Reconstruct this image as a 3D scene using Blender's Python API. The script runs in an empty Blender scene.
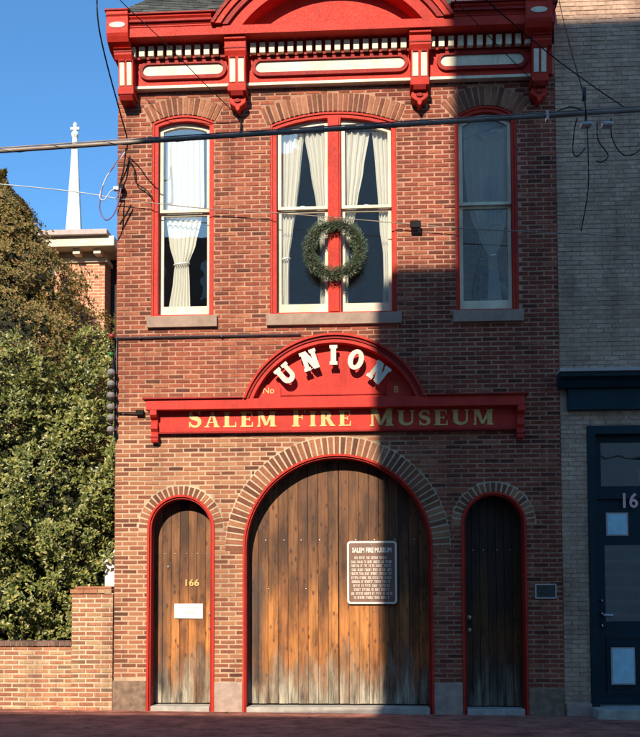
import bpy, math, random
from mathutils import Vector, Matrix
random.seed(7)
R = math.radians
scn = bpy.context.scene
col = scn.collection
PI = math.pi

# ------------------------------------------------------------------ helpers
ORG = {}
UPPER = {'cornice','gutter_lip','cornice_fillet','end_block','cream_oval','block_cap','corbel','corbel_groove','pediment_arch','pediment_moulding','pediment_cap','pediment_base','top_tympanum'}

def depth_adj(x, z, p):
    """size measured on the wall plane -> size of the same feature standing p metres proud of it"""
    k = (13.0 - p) / 13.0
    return x * k, 1.6 + (z - 1.6) * k

class MB:
    def __init__(s):
        s.v = []; s.f = []
    def add(s, vs, fs):
        b = len(s.v); s.v += [tuple(q) for q in vs]; s.f += [tuple(b + i for i in f) for f in fs]
        return s
    def box(s, x0, x1, y0, y1, z0, z1, back=True):
        vs = [(x0,y0,z0),(x1,y0,z0),(x1,y1,z0),(x0,y1,z0),(x0,y0,z1),(x1,y0,z1),(x1,y1,z1),(x0,y1,z1)]
        fs = [(0,1,5,4),(1,2,6,5),(3,0,4,7),(4,5,6,7),(0,3,2,1)]
        if back: fs.append((2,3,7,6))
        return s.add(vs, fs)
    def prism(s, poly, y0, y1):
        """poly in (x,z), counter-clockwise seen from the front; y0 front, y1 back"""
        n = len(poly)
        a = sum(poly[i][0]*poly[(i+1)%n][1]-poly[(i+1)%n][0]*poly[i][1] for i in range(n))
        if a < 0: poly = poly[::-1]
        vs = [(x,y0,z) for x,z in poly] + [(x,y1,z) for x,z in poly]
        fs = [tuple(range(n)), tuple(range(2*n-1, n-1, -1))]
        for i in range(n):
            j = (i+1) % n
            fs.append((i, n+i, n+j, j))
        return s.add(vs, fs)
    def profx(s, prof, x0, x1):
        """prof in (y,z) extruded along x"""
        n = len(prof)
        vs = [(x0,y,z) for y,z in prof] + [(x1,y,z) for y,z in prof]
        fs = [tuple(range(n-1,-1,-1)), tuple(range(n, 2*n))]
        for i in range(n):
            j = (i+1) % n
            fs.append((i, j, n+j, n+i))
        return s.add(vs, fs)
    def tube(s, pts, r, n=6, cap=True):
        pts = [Vector(p) for p in pts]
        rs = r if isinstance(r, (list, tuple)) else [r]*len(pts)
        b = len(s.v); m = len(pts)
        for i, p in enumerate(pts):
            t = (pts[min(i+1,m-1)] - pts[max(i-1,0)]).normalized()
            u = t.cross(Vector((0,0,1)))
            if u.length < 1e-3: u = t.cross(Vector((1,0,0)))
            u.normalize(); w = t.cross(u)
            for k in range(n):
                a = 2*PI*k/n
                s.v.append(tuple(p + u*math.cos(a)*rs[i] + w*math.sin(a)*rs[i]))
        for i in range(m-1):
            for k in range(n):
                s.f.append((b+i*n+k, b+i*n+(k+1)%n, b+(i+1)*n+(k+1)%n, b+(i+1)*n+k))
        if cap:
            s.f.append(tuple(b+k for k in range(n))[::-1]); s.f.append(tuple(b+(m-1)*n+k for k in range(n)))
        return s
    def ball(s, c, rx, ry=None, rz=None, nu=12, nv=8):
        ry = ry or rx; rz = rz or rx
        b = len(s.v)
        for i in range(nv+1):
            th = PI*i/nv
            for k in range(nu):
                a = 2*PI*k/nu
                s.v.append((c[0]+rx*math.sin(th)*math.cos(a), c[1]+ry*math.sin(th)*math.sin(a), c[2]+rz*math.cos(th)))
        for i in range(nv):
            for k in range(nu):
                s.f.append((b+i*nu+k, b+(i+1)*nu+k, b+(i+1)*nu+(k+1)%nu, b+i*nu+(k+1)%nu))
        return s
    def build(s, name, mat, parent=None, bevel=0, smooth=False):
        if name in UPPER:
            s.v = [(x*1.0096, y*0.76 if y < 0 else y, 1.6+(z-1.6)*1.0096) for x, y, z in s.v]
        me = bpy.data.meshes.new(name)
        if parent is not None:
            o0 = ORG[parent.name]
        else:
            xs=[v[0] for v in s.v]; ys=[v[1] for v in s.v]; zs=[v[2] for v in s.v]
            o0 = Vector(((min(xs)+max(xs))/2,(min(ys)+max(ys))/2,min(zs)))
        me.from_pydata([(x-o0[0],y-o0[1],z-o0[2]) for x,y,z in s.v], [], s.f)
        me.materials.append(mat)
        if smooth:
            for p in me.polygons: p.use_smooth = True
        ob = bpy.data.objects.new(name, me); col.objects.link(ob)
        if parent is not None: ob.parent = parent
        else: ob.location = o0
        ORG[ob.name] = o0
        if bevel:
            m = ob.modifiers.new('bevel', 'BEVEL'); m.width = bevel; m.segments = 2; m.limit_method = 'ANGLE'; m.angle_limit = R(40)
            m.harden_normals = False
        return ob

def from_curve(cu, y0, y1, name, mat, parent, bevel=0):
    """flat filled curve in XY -> slab in XZ between y0 (front) and y1 (back)"""
    cu.dimensions = '2D'; cu.fill_mode = 'BOTH'; cu.extrude = abs(y1-y0)/2
    tmp = bpy.data.objects.new('tmp_curve', cu); col.objects.link(tmp)
    dg = bpy.context.evaluated_depsgraph_get()
    me = bpy.data.meshes.new_from_object(tmp.evaluated_get(dg))
    bpy.data.objects.remove(tmp)
    yc = (y0+y1)/2
    mb = MB()
    mb.v = [(v.co.x, yc - v.co.z, v.co.y) for v in me.vertices]
    mb.f = [tuple(p.vertices) for p in me.polygons]
    bpy.data.meshes.remove(me)
    return mb.build(name, mat, parent, bevel)

def plate(name, outer, holes, y0, y1, mat, parent=None, bevel=0):
    cu = bpy.data.curves.new('c', 'CURVE')
    for poly in [outer] + list(holes):
        sp = cu.splines.new('POLY'); sp.points.add(len(poly)-1); sp.use_cyclic_u = True
        for i, (x, z) in enumerate(poly): sp.points[i].co = (x, z, 0, 1)
    return from_curve(cu, y0, y1, name, mat, parent, bevel)

def text(name, body, x, z, size, y0, y1, mat, parent, align='LEFT', offset=0.0, sx=1.0):
    cu = bpy.data.curves.new('t', 'FONT'); cu.body = body; cu.size = size; cu.align_x = align; cu.offset = offset
    cu.fill_mode = 'BOTH'; cu.extrude = abs(y1-y0)/2; cu.resolution_u = 4
    tmp = bpy.data.objects.new('tmp_text', cu); col.objects.link(tmp)
    dg = bpy.context.evaluated_depsgraph_get()
    me = bpy.data.meshes.new_from_object(tmp.evaluated_get(dg))
    bpy.data.objects.remove(tmp)
    mb = MB(); yc = (y0+y1)/2
    mb.v = [(x + v.co.x*sx, yc - v.co.z, z + v.co.y) for v in me.vertices]
    mb.f = [tuple(p.vertices) for p in me.polygons]
    bpy.data.meshes.remove(me)
    return mb.build(name, mat, parent)

def thing(name, loc, label, cat, group=None):
    o = bpy.data.objects.new(name, None); col.objects.link(o); o.location = loc
    o.empty_display_size = 0.2
    ORG[o.name] = Vector(loc)
    return tag(o, label, cat, group)

def tag(o, label, cat, group=None, kind=None):
    o['label'] = label; o['category'] = cat
    if group: o['group'] = group
    if kind: o['kind'] = kind
    return o

def struct(o, label, cat):
    o['kind'] = 'structure'; o['label'] = label; o['category'] = cat
    return o

def arcpoly(xa, xb, zb, cx, zc, RR, n=24):
    """flat bottom at zb between xa and xb, top following a circle"""
    a0 = math.acos(max(-1,min(1,(xb-cx)/RR))); a1 = math.acos(max(-1,min(1,(xa-cx)/RR)))
    pts = [(xa, zb), (xb, zb)]
    for i in range(n+1):
        a = a0 + (a1-a0)*i/n
        pts.append((cx + RR*math.cos(a), zc + RR*math.sin(a)))
    return pts

def annulus(cx, zc, r0, r1, a0, a1, n=40):
    p = [(cx+r1*math.cos(a0+(a1-a0)*i/n), zc+r1*math.sin(a0+(a1-a0)*i/n)) for i in range(n+1)]
    q = [(cx+r0*math.cos(a1+(a0-a1)*i/n), zc+r0*math.sin(a1+(a0-a1)*i/n)) for i in range(n+1)]
    return p + q

# ------------------------------------------------------------------ materials
def newmat(name):
    m = bpy.data.materials.new(name); m.use_nodes = True
    nt = m.node_tree; b = nt.nodes['Principled BSDF']
    return m, nt, b

def ramp(nt, stops, fac=None):
    r = nt.nodes.new('ShaderNodeValToRGB'); e = r.color_ramp.elements
    while len(e) < len(stops): e.new(0.5)
    for i, (p, c) in enumerate(stops):
        e[i].position = p; e[i].color = (*c, 1)
    if fac is not None: nt.links.new(fac, r.inputs[0])
    return r

def noise(nt, scale, detail=4, rough=0.5, vec=None, mscale=None):
    n = nt.nodes.new('ShaderNodeTexNoise'); n.inputs['Scale'].default_value = scale
    n.inputs['Detail'].default_value = detail; n.inputs['Roughness'].default_value = rough
    if vec is None:
        vec = geo_pos(nt)
    if mscale:
        mp = nt.nodes.new('ShaderNodeMapping'); mp.inputs['Scale'].default_value = mscale
        nt.links.new(vec, mp.inputs['Vector']); vec = mp.outputs[0]
    nt.links.new(vec, n.inputs['Vector'])
    return n

def geo_pos(nt):
    for n in nt.nodes:
        if n.bl_idname == 'ShaderNodeNewGeometry': return n.outputs['Position']
    return nt.nodes.new('ShaderNodeNewGeometry').outputs['Position']

def rand_island(nt):
    for n in nt.nodes:
        if n.bl_idname == 'ShaderNodeNewGeometry': return n.outputs['Random Per Island']
    return nt.nodes.new('ShaderNodeNewGeometry').outputs['Random Per Island']

def mix(nt, a, b, fac, mode='MIX'):
    m = nt.nodes.new('ShaderNodeMix'); m.data_type = 'RGBA'; m.blend_type = mode
    for sock, val in ((m.inputs[0], fac), (m.inputs[6], a), (m.inputs[7], b)):
        if isinstance(val, (int, float)): sock.default_value = val
        elif isinstance(val, tuple): sock.default_value = (*val, 1)
        else: nt.links.new(val, sock)
    return m.outputs[2]

def mrange(nt, v, a, b, c=0, d=1):
    m = nt.nodes.new('ShaderNodeMapRange'); nt.links.new(v, m.inputs[0])
    m.inputs[1].default_value=a; m.inputs[2].default_value=b; m.inputs[3].default_value=c; m.inputs[4].default_value=d
    return m.outputs[0]

def math_n(nt, op, a, b=None):
    m = nt.nodes.new('ShaderNodeMath'); m.operation = op
    for i, v in enumerate((a, b)):
        if v is None: continue
        if isinstance(v, (int, float)): m.inputs[i].default_value = v
        else: nt.links.new(v, m.inputs[i])
    return m.outputs[0]

def bump(nt, b, h, strength=0.3, dist=0.01):
    n = nt.nodes.new('ShaderNodeBump'); n.inputs['Strength'].default_value = strength; n.inputs['Distance'].default_value = dist
    nt.links.new(h, n.inputs['Height']); nt.links.new(n.outputs[0], b.inputs['Normal'])

def simple(name, c, rough=0.6, var=0.15, nscale=6, metal=0, bumps=0.15, spec=0.5, streak=None, fine=60):
    m, nt, b = newmat(name)
    n = noise(nt, nscale, 6, 0.6, mscale=streak)
    n2 = noise(nt, fine, 3)
    r = ramp(nt, [(0.3, tuple(x*(1-var) for x in c)), (0.7, tuple(min(1,x*(1+var)) for x in c))], n.outputs[0])
    nt.links.new(r.outputs[0], b.inputs['Base Color'])
    b.inputs['Roughness'].default_value = rough; b.inputs['Metallic'].default_value = metal
    b.inputs['Specular IOR Level'].default_value = spec
    if bumps: bump(nt, b, n2.outputs[0], bumps, 0.004)
    return m

def brick_mat(name, stops, zone=None, tint=None, rough=0.9):
    m, nt, b = newmat(name)
    r = ramp(nt, stops, rand_island(nt)); r.color_ramp.interpolation = 'CONSTANT' if False else 'LINEAR'
    n = noise(nt, 26, 6, 0.7); n2 = noise(nt, 0.8, 7, 0.7); n3 = noise(nt, 120, 2)
    c = mix(nt, r.outputs[0], (1.0,1.0,1.0), 1.0, 'MULTIPLY')
    v = ramp(nt, [(0.25,(0.62,0.6,0.6)),(0.75,(1.3,1.25,1.2))], n.outputs[0])
    c = mix(nt, c, v.outputs[0], 1.0, 'MULTIPLY')
    v2 = ramp(nt, [(0.32,(0.68,0.64,0.64)),(0.5,(1.0,1.0,1.0)),(0.68,(1.2,1.2,1.18))], n2.outputs[0])
    c = mix(nt, c, v2.outputs[0], 1.0, 'MULTIPLY')
    stn = noise(nt, 2.2, 6, 0.7, mscale=(1,1,0.16))
    sv = ramp(nt, [(0.36,(0.62,0.60,0.62)),(0.52,(1,1,1))], stn.outputs[0])
    c = mix(nt, c, sv.outputs[0], 0.7, 'MULTIPLY')
    if zone:   # paler mixed brick low down, more so where sunlit; shade painted into the right
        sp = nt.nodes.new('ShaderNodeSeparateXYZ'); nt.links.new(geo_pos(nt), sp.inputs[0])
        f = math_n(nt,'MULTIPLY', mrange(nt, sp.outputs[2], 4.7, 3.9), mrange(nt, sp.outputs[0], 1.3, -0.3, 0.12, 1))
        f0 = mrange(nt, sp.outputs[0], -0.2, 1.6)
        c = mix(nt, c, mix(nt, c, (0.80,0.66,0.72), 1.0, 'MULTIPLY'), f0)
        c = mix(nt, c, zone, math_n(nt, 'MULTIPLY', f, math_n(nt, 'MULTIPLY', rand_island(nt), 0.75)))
    nt.links.new(c, b.inputs['Base Color']); b.inputs['Roughness'].default_value = rough
    b.inputs['Specular IOR Level'].default_value = 0.25
    bump(nt, b, n3.outputs[0], 0.5, 0.004)
    return m

M = {}
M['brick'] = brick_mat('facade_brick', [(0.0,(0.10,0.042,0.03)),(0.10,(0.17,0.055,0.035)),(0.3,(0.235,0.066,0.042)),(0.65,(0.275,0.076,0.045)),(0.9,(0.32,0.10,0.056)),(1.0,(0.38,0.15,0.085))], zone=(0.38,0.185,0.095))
M['arch_brick'] = brick_mat('arch_brick', [(0.0,(0.13,0.055,0.035)),(0.5,(0.25,0.095,0.055)),(1.0,(0.38,0.17,0.095))])
M['grey_brick'] = brick_mat('grey_brick', [(0.0,(0.40,0.265,0.19)),(0.5,(0.46,0.31,0.23)),(1.0,(0.52,0.36,0.265))])
M['garden_brick'] = brick_mat('garden_brick', [(0.0,(0.20,0.13,0.08)),(0.2,(0.34,0.14,0.08)),(0.6,(0.42,0.19,0.105)),(0.85,(0.42,0.25,0.13)),(1.0,(0.46,0.31,0.18))])
M['dark_brick'] = brick_mat('coping_brick', [(0.0,(0.11,0.07,0.06)),(1.0,(0.22,0.13,0.10))])
M['far_brick'] = brick_mat('far_brick', [(0.0,(0.30,0.11,0.06)),(0.5,(0.42,0.15,0.08)),(1.0,(0.52,0.22,0.12))])

def mortar(name, c1, c2, zc=None):
    m, nt, b = newmat(name)
    n = noise(nt, 3.5, 9, 0.75); n2 = noise(nt, 90, 3)
    r = ramp(nt, [(0.35, c1), (0.62, c2)], n.outputs[0])
    c = r.outputs[0]
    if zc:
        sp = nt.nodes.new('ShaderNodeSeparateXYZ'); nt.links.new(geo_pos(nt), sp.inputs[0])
        f = math_n(nt,'MULTIPLY', mrange(nt, sp.outputs[2], 4.9, 3.6), mrange(nt, sp.outputs[0], 1.0, -0.3, 0.0, 1))  # pale joints kept to the sunlit left: sun painted into the mortar
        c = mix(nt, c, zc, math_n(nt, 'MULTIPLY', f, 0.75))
    stn = noise(nt, 2.2, 6, 0.7, mscale=(1,1,0.16))
    sv = ramp(nt, [(0.36,(0.55,0.52,0.52)),(0.54,(1,1,1))], stn.outputs[0])
    c = mix(nt, c, sv.outputs[0], 0.75, 'MULTIPLY')
    nt.links.new(c, b.inputs['Base Color']); b.inputs['Roughness'].default_value = 0.95
    bump(nt, b, n2.outputs[0], 0.6, 0.004)
    return m
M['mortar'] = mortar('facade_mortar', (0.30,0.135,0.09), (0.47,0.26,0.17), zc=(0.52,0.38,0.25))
M['mortar_pale'] = mortar('arch_mortar', (0.44,0.33,0.22), (0.60,0.47,0.33))
M['mortar_grey'] = mortar('grey_mortar', (0.33,0.22,0.165), (0.45,0.31,0.23))
M['mortar_garden'] = mortar('garden_mortar', (0.52,0.37,0.25), (0.62,0.47,0.34))

def paint(name, c, rough=0.58, wear=(0.25,0.03,0.03)):
    m, nt, b = newmat(name)
    n = noise(nt, 3.5, 6, 0.7); n2 = noise(nt, 45, 4, 0.6); n3 = noise(nt, 14, 4, 0.5, mscale=(1,1,0.15))
    r = ramp(nt, [(0.3, tuple(x*0.82 for x in c)), (0.7, tuple(min(1,x*1.12) for x in c))], n.outputs[0])
    f = ramp(nt, [(0.62,(0,0,0)),(0.72,(1,1,1))], n3.outputs[0])
    cc = mix(nt, r.outputs[0], wear, math_n(nt, 'MULTIPLY', f.outputs[0], 0.35))
    n4 = noise(nt, 1.7, 8, 0.75, mscale=(1,1,0.5))
    gv = ramp(nt, [(0.38,(0.66,0.62,0.62)),(0.55,(1,1,1))], n4.outputs[0])
    cc = mix(nt, cc, gv.outputs[0], 0.7, 'MULTIPLY')
    chip = ramp(nt, [(0.70,(0,0,0)),(0.73,(1,1,1))], noise(nt, 34, 5, 0.65).outputs[0])
    cc = mix(nt, cc, tuple(0.5*x+0.16 for x in c), math_n(nt, 'MULTIPLY', chip.outputs[0], 0.25))
    nt.links.new(cc, b.inputs['Base Color'])
    rr = mrange(nt, n2.outputs[0], 0.3, 0.7, rough-0.08, rough+0.15)
    nt.links.new(rr, b.inputs['Roughness'])
    b.inputs['Specular IOR Level'].default_value = 0.2
    bump(nt, b, n2.outputs[0], 0.05, 0.003)
    return m
M['red'] = paint('red_paint', (0.50,0.030,0.016))
M['dred'] = paint('dark_red_paint', (0.30,0.016,0.012))
M['signred'] = paint('sign_red_paint', (0.51,0.036,0.025), 0.6)
M['cream'] = paint('cream_paint', (0.74,0.67,0.50), 0.5, (0.45,0.40,0.30))
M['white'] = paint('white_paint', (0.80,0.79,0.74), 0.5, (0.5,0.48,0.42))
M['letterwhite'] = paint('letter_white_paint', (0.66,0.60,0.50), 0.55, (0.5,0.48,0.42))
M['gold'] = simple('gold_paint', (0.60,0.40,0.13), 0.45, 0.2, 12)
M['teal'] = paint('teal_paint', (0.007,0.026,0.038), 0.4, (0.012,0.035,0.045))
M['slate'] = simple('slate_roof', (0.13,0.14,0.13), 0.7, 0.3, 5, fine=30)
M['sill'] = simple('brownstone', (0.30,0.21,0.16), 0.9, 0.2, 8)
M['plinth'] = simple('plinth_stone', (0.20,0.13,0.09), 0.95, 0.45, 9)
M['blockstone'] = simple('jamb_stone', (0.36,0.26,0.21), 0.9, 0.25, 7)
M['conc'] = simple('concrete', (0.36,0.33,0.29), 0.9, 0.25, 6)
M['black'] = simple('black_rubber', (0.014,0.012,0.012), 0.8, 0.2, spec=0.15)
M['cable'] = simple('weathered_cable', (0.24,0.19,0.16), 0.45, 0.4, 3)
M['conduit'] = simple('dark_conduit', (0.05,0.03,0.035), 0.6, 0.3)
M['purple'] = simple('purple_wire', (0.12,0.07,0.16), 0.5, 0.2)
M['pale_wire'] = simple('pale_wire', (0.55,0.56,0.58), 0.5, 0.1)
M['metal'] = simple('grey_metal', (0.5,0.5,0.5), 0.35, 0.2, 10, metal=0.9)
M['brass'] = simple('pale_brass', (0.75,0.62,0.42), 0.3, 0.15, 10, metal=0.9)
M['porcelain'] = simple('grey_porcelain', (0.20,0.185,0.17), 0.25, 0.2, 10)
M['redglass'] = simple('red_bulb', (0.3,0.02,0.03), 0.2, 0.1, bumps=0)
M['greenglass'] = simple('green_bulb', (0.015,0.14,0.03), 0.2, 0.1, bumps=0)
M['paper'] = simple('paper', (0.80,0.80,0.76), 0.8, 0.03, 8, bumps=0)
M['bluepaper'] = simple('pale_blue_paper', (0.40,0.62,0.72), 0.8, 0.12, 10, bumps=0)
M['ink'] = simple('grey_ink', (0.42,0.50,0.42), 0.8, 0.1, bumps=0)
M['pink'] = simple('pale_pink_vinyl', (0.75,0.42,0.42), 0.5, 0.1, bumps=0)
M['plaquebrown'] = simple('plaque_brown', (0.17,0.085,0.06), 0.5, 0.15)
M['plaquewhite'] = simple('plaque_white', (0.74,0.66,0.55), 0.5, 0.1)
M['bronze'] = simple('dark_bronze', (0.05,0.055,0.05), 0.5, 0.4, 25, metal=0.4)
M['darkroom'] = simple('room_plaster', (0.20,0.21,0.22), 0.9, 0.1, bumps=0)
M['floorwood'] = simple('room_floor', (0.10,0.06,0.04), 0.6, 0.2, bumps=0)
M['charcoal'] = simple('charcoal_shade', (0.02,0.02,0.02), 0.8, 0.3)  # near black; on the rear wing this colour stands in for shade
M['roofdark'] = simple('mossy_shingle', (0.10,0.10,0.06), 0.9, 0.35, 6)
M['bark'] = simple('bark', (0.12,0.085,0.06), 0.95, 0.35, 12, bumps=0.6)
M['stucco'] = simple('pale_stucco', (0.58,0.58,0.57), 0.9, 0.1, 2)
M['oppbrick'] = simple('brown_facade', (0.13,0.09,0.075), 0.9, 0.2, 2)
M['greycap'] = simple('grey_capstone', (0.45,0.36,0.34), 0.85, 0.15)
M['pebble'] = simple('fallen_leaf', (0.35,0.24,0.12), 0.9, 0.2)

# planked weathered doors
def door_wood(name, stainx=None, dark=1.0):
    m, nt, b = newmat(name)
    pos = geo_pos(nt)
    isl = rand_island(nt)
    comb = nt.nodes.new('ShaderNodeCombineXYZ'); nt.links.new(math_n(nt,'MULTIPLY',isl,37.0), comb.inputs[2])
    nt.links.new(math_n(nt,'MULTIPLY',isl,11.0), comb.inputs[0])
    ad = nt.nodes.new('ShaderNodeVectorMath'); ad.operation='ADD'; nt.links.new(pos, ad.inputs[0]); nt.links.new(comb.outputs[0], ad.inputs[1])
    v = ad.outputs[0]
    # grain
    g = noise(nt, 28, 6, 0.65, vec=v, mscale=(1,1,0.06)); g.inputs['Distortion'].default_value = 0.6
    big = noise(nt, 3.0, 5, 0.6, vec=v, mscale=(1.2,1,0.35))
    tone = ramp(nt, [(0.0,(0.21,0.095,0.032)),(0.5,(0.27,0.13,0.042)),(1.0,(0.34,0.172,0.055))], isl)
    gr = ramp(nt, [(0.3,(0.45,0.40,0.38)),(0.55,(1.0,1.0,1.0)),(0.75,(1.35,1.3,1.25))], g.outputs[0])
    c = mix(nt, tone.outputs[0], gr.outputs[0], 0.85, 'MULTIPLY')
    bg = ramp(nt, [(0.38,(0.36,0.33,0.33)),(0.52,(0.95,0.92,0.9)),(0.66,(1.35,1.3,1.2))], big.outputs[0])
    c = mix(nt, c, bg.outputs[0], 0.9, 'MULTIPLY')
    # knots
    mp = nt.nodes.new('ShaderNodeMapping'); mp.inputs['Scale'].default_value = (12,0.01,5.5); nt.links.new(v, mp.inputs[0])
    vo = nt.nodes.new('ShaderNodeTexVoronoi'); vo.inputs['Scale'].default_value = 1.0; nt.links.new(mp.outputs[0], vo.inputs['Vector'])
    vo.inputs['Randomness'].default_value = 1.0
    kn = ramp(nt, [(0.10,(1,1,1)),(0.27,(0,0,0))], vo.outputs['Distance'])
    c = mix(nt, c, (0.075,0.032,0.018), math_n(nt,'MULTIPLY',kn.outputs[0],0.92))
    sp = nt.nodes.new('ShaderNodeSeparateXYZ'); nt.links.new(pos, sp.inputs[0])
    # honey-coloured middle, browner top: old varnish
    wav = noise(nt, 2.5, 4, 0.6, mscale=(1,1,0.4))
    zz = math_n(nt,'ADD', sp.outputs[2], math_n(nt,'MULTIPLY', math_n(nt,'SUBTRACT',wav.outputs[0],0.5), 1.8))
    top = mrange(nt, zz, 1.15, 2.1)
    c = mix(nt, c, mix(nt, c, (0.58,0.60,0.70), 1.0, 'MULTIPLY'), top)
    mid = math_n(nt,'MULTIPLY', mrange(nt, zz, 0.5, 0.8), mrange(nt, zz, 1.75, 1.35))
    c = mix(nt, c, mix(nt, c, (1.5,1.45,1.2), 1.0, 'MULTIPLY'), mid)
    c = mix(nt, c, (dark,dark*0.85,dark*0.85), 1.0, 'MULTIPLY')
    # bleached, stained foot of the boards
    foot = noise(nt, 9, 5, 0.7, mscale=(1,1,0.12))
    zf = math_n(nt,'ADD', sp.outputs[2], math_n(nt,'ADD', math_n(nt,'MULTIPLY', math_n(nt,'SUBTRACT',foot.outputs[0],0.5), 1.5), math_n(nt,'MULTIPLY', math_n(nt,'SUBTRACT',wav.outputs[0],0.5), 1.2)))
    ff = mrange(nt, zf, 0.78, 0.12)
    fc = ramp(nt, [(0.38,(0.06,0.05,0.04)),(0.5,(0.24,0.205,0.15)),(0.64,(0.46,0.41,0.31))], noise(nt, 11, 5, 0.7, mscale=(1,1,0.10)).outputs[0])
    c = mix(nt, c, fc.outputs[0], ff)
    if dark < 1: c = mix(nt, c, (0.55,0.55,0.55), 1.0, 'MULTIPLY')  # shaded door: its foot colour is darkened as well
    if stainx is not None:
        d = math_n(nt,'ABSOLUTE', math_n(nt,'SUBTRACT', sp.outputs[0], stainx))
        d2 = math_n(nt,'ADD', d, math_n(nt,'MULTIPLY', math_n(nt,'SUBTRACT',wav.outputs[0],0.5), 0.35))
        st = math_n(nt,'MULTIPLY', mrange(nt, d2, 0.17, 0.02), math_n(nt,'MULTIPLY', mrange(nt, zz, 2.1, 1.6), mrange(nt, zz, 0.05, 0.35)))
        c = mix(nt, c, (0.035,0.026,0.024), math_n(nt,'MULTIPLY', st, 0.9))
    nt.links.new(c, b.inputs['Base Color']); b.inputs['Roughness'].default_value = 0.62
    b.inputs['Specular IOR Level'].default_value = 0.35
    bump(nt, b, g.outputs[0], 0.5, 0.006)
    return m
M['door1'] = door_wood('side_door_wood', stainx=-3.02)
M['door2'] = door_wood('wagon_door_wood', stainx=-1.62)
M['door3'] = door_wood('right_door_wood', dark=0.42)  # darkened copy, the shade over this door is mixed into its wood colour

# glass: clear pane with a mirror coat
def glass(name, refl=1.0, tint=(0.82,0.87,0.88)):
    m = bpy.data.materials.new(name); m.use_nodes = True; nt = m.node_tree
    nt.nodes.remove(nt.nodes['Principled BSDF']); out = nt.nodes['Material Output']
    tr = nt.nodes.new('ShaderNodeBsdfTransparent'); tr.inputs[0].default_value = (*tint,1)
    gl = nt.nodes.new('ShaderNodeBsdfGlossy'); gl.inputs['Roughness'].default_value = 0.015
    fr = nt.nodes.new('ShaderNodeFresnel'); fr.inputs['IOR'].default_value = 1.75
    n = noise(nt, 1.6, 2); bp = nt.nodes.new('ShaderNodeBump'); bp.inputs['Strength'].default_value=0.25; bp.inputs['Distance'].default_value=0.02
    nt.links.new(n.outputs[0], bp.inputs['Height']); nt.links.new(bp.outputs[0], gl.inputs['Normal'])
    mx = nt.nodes.new('ShaderNodeMixShader')
    nt.links.new(math_n(nt,'MINIMUM', math_n(nt,'MULTIPLY', fr.outputs[0], refl), 1.0), mx.inputs[0])
    nt.links.new(tr.outputs[0], mx.inputs[1]); nt.links.new(gl.outputs[0], mx.inputs[2]); nt.links.new(mx.outputs[0], out.inputs[0])
    return m
M['glass'] = glass('window_glass', 1.55, (0.99,1.0,1.0))

def cloth(name, c):
    m = bpy.data.materials.new(name); m.use_nodes = True; nt = m.node_tree
    b = nt.nodes['Principled BSDF']; out = nt.nodes['Material Output']
    n = noise(nt, 300, 2); b.inputs['Base Color'].default_value = (*c,1); b.inputs['Roughness'].default_value = 0.9
    b.inputs['Specular IOR Level'].default_value = 0.1
    tl = nt.nodes.new('ShaderNodeBsdfTranslucent'); tl.inputs[0].default_value = (*c,1)
    mx = nt.nodes.new('ShaderNodeMixShader'); mx.inputs[0].default_value = 0.12
    nt.links.new(b.outputs[0], mx.inputs[1]); nt.links.new(tl.outputs[0], mx.inputs[2]); nt.links.new(mx.outputs[0], out.inputs[0])
    return m
M['curtain'] = cloth('sheer_curtain', (0.93,0.92,0.86))

def leafmat(name, stops, gloss=0.45):
    m = bpy.data.materials.new(name); m.use_nodes = True; nt = m.node_tree
    b = nt.nodes['Principled BSDF']; out = nt.nodes['Material Output']
    r = ramp(nt, stops, rand_island(nt)); n = noise(nt, 1.3, 3)
    v = ramp(nt, [(0.3,(0.75,0.75,0.75)),(0.7,(1.2,1.2,1.1))], n.outputs[0])
    c = mix(nt, r.outputs[0], v.outputs[0], 1.0, 'MULTIPLY')
    nt.links.new(c, b.inputs['Base Color']); b.inputs['Roughness'].default_value = gloss
    tl = nt.nodes.new('ShaderNodeBsdfTranslucent'); nt.links.new(c, tl.inputs[0])
    mx = nt.nodes.new('ShaderNodeMixShader'); mx.inputs[0].default_value = 0.2
    nt.links.new(b.outputs[0], mx.inputs[1]); nt.links.new(tl.outputs[0], mx.inputs[2]); nt.links.new(mx.outputs[0], out.inputs[0])
    return m
M['magnolia'] = leafmat('magnolia_leaf', [(0.0,(0.055,0.08,0.018)),(0.45,(0.14,0.16,0.038)),(0.8,(0.26,0.26,0.075)),(1.0,(0.42,0.36,0.13))], 0.38)
M['olive'] = leafmat('olive_leaf', [(0.0,(0.07,0.07,0.013)),(0.45,(0.18,0.145,0.03)),(0.8,(0.28,0.19,0.055)),(1.0,(0.40,0.19,0.09))], 0.55)
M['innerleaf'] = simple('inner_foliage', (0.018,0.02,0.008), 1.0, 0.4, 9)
M['needles'] = leafmat('wreath_needle', [(0.0,(0.04,0.08,0.045)),(0.5,(0.10,0.145,0.085)),(1.0,(0.22,0.25,0.16))], 0.5)
M['flagred'] = simple('flag_red', (0.30,0.03,0.03), 0.8, 0.1, bumps=0)

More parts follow.
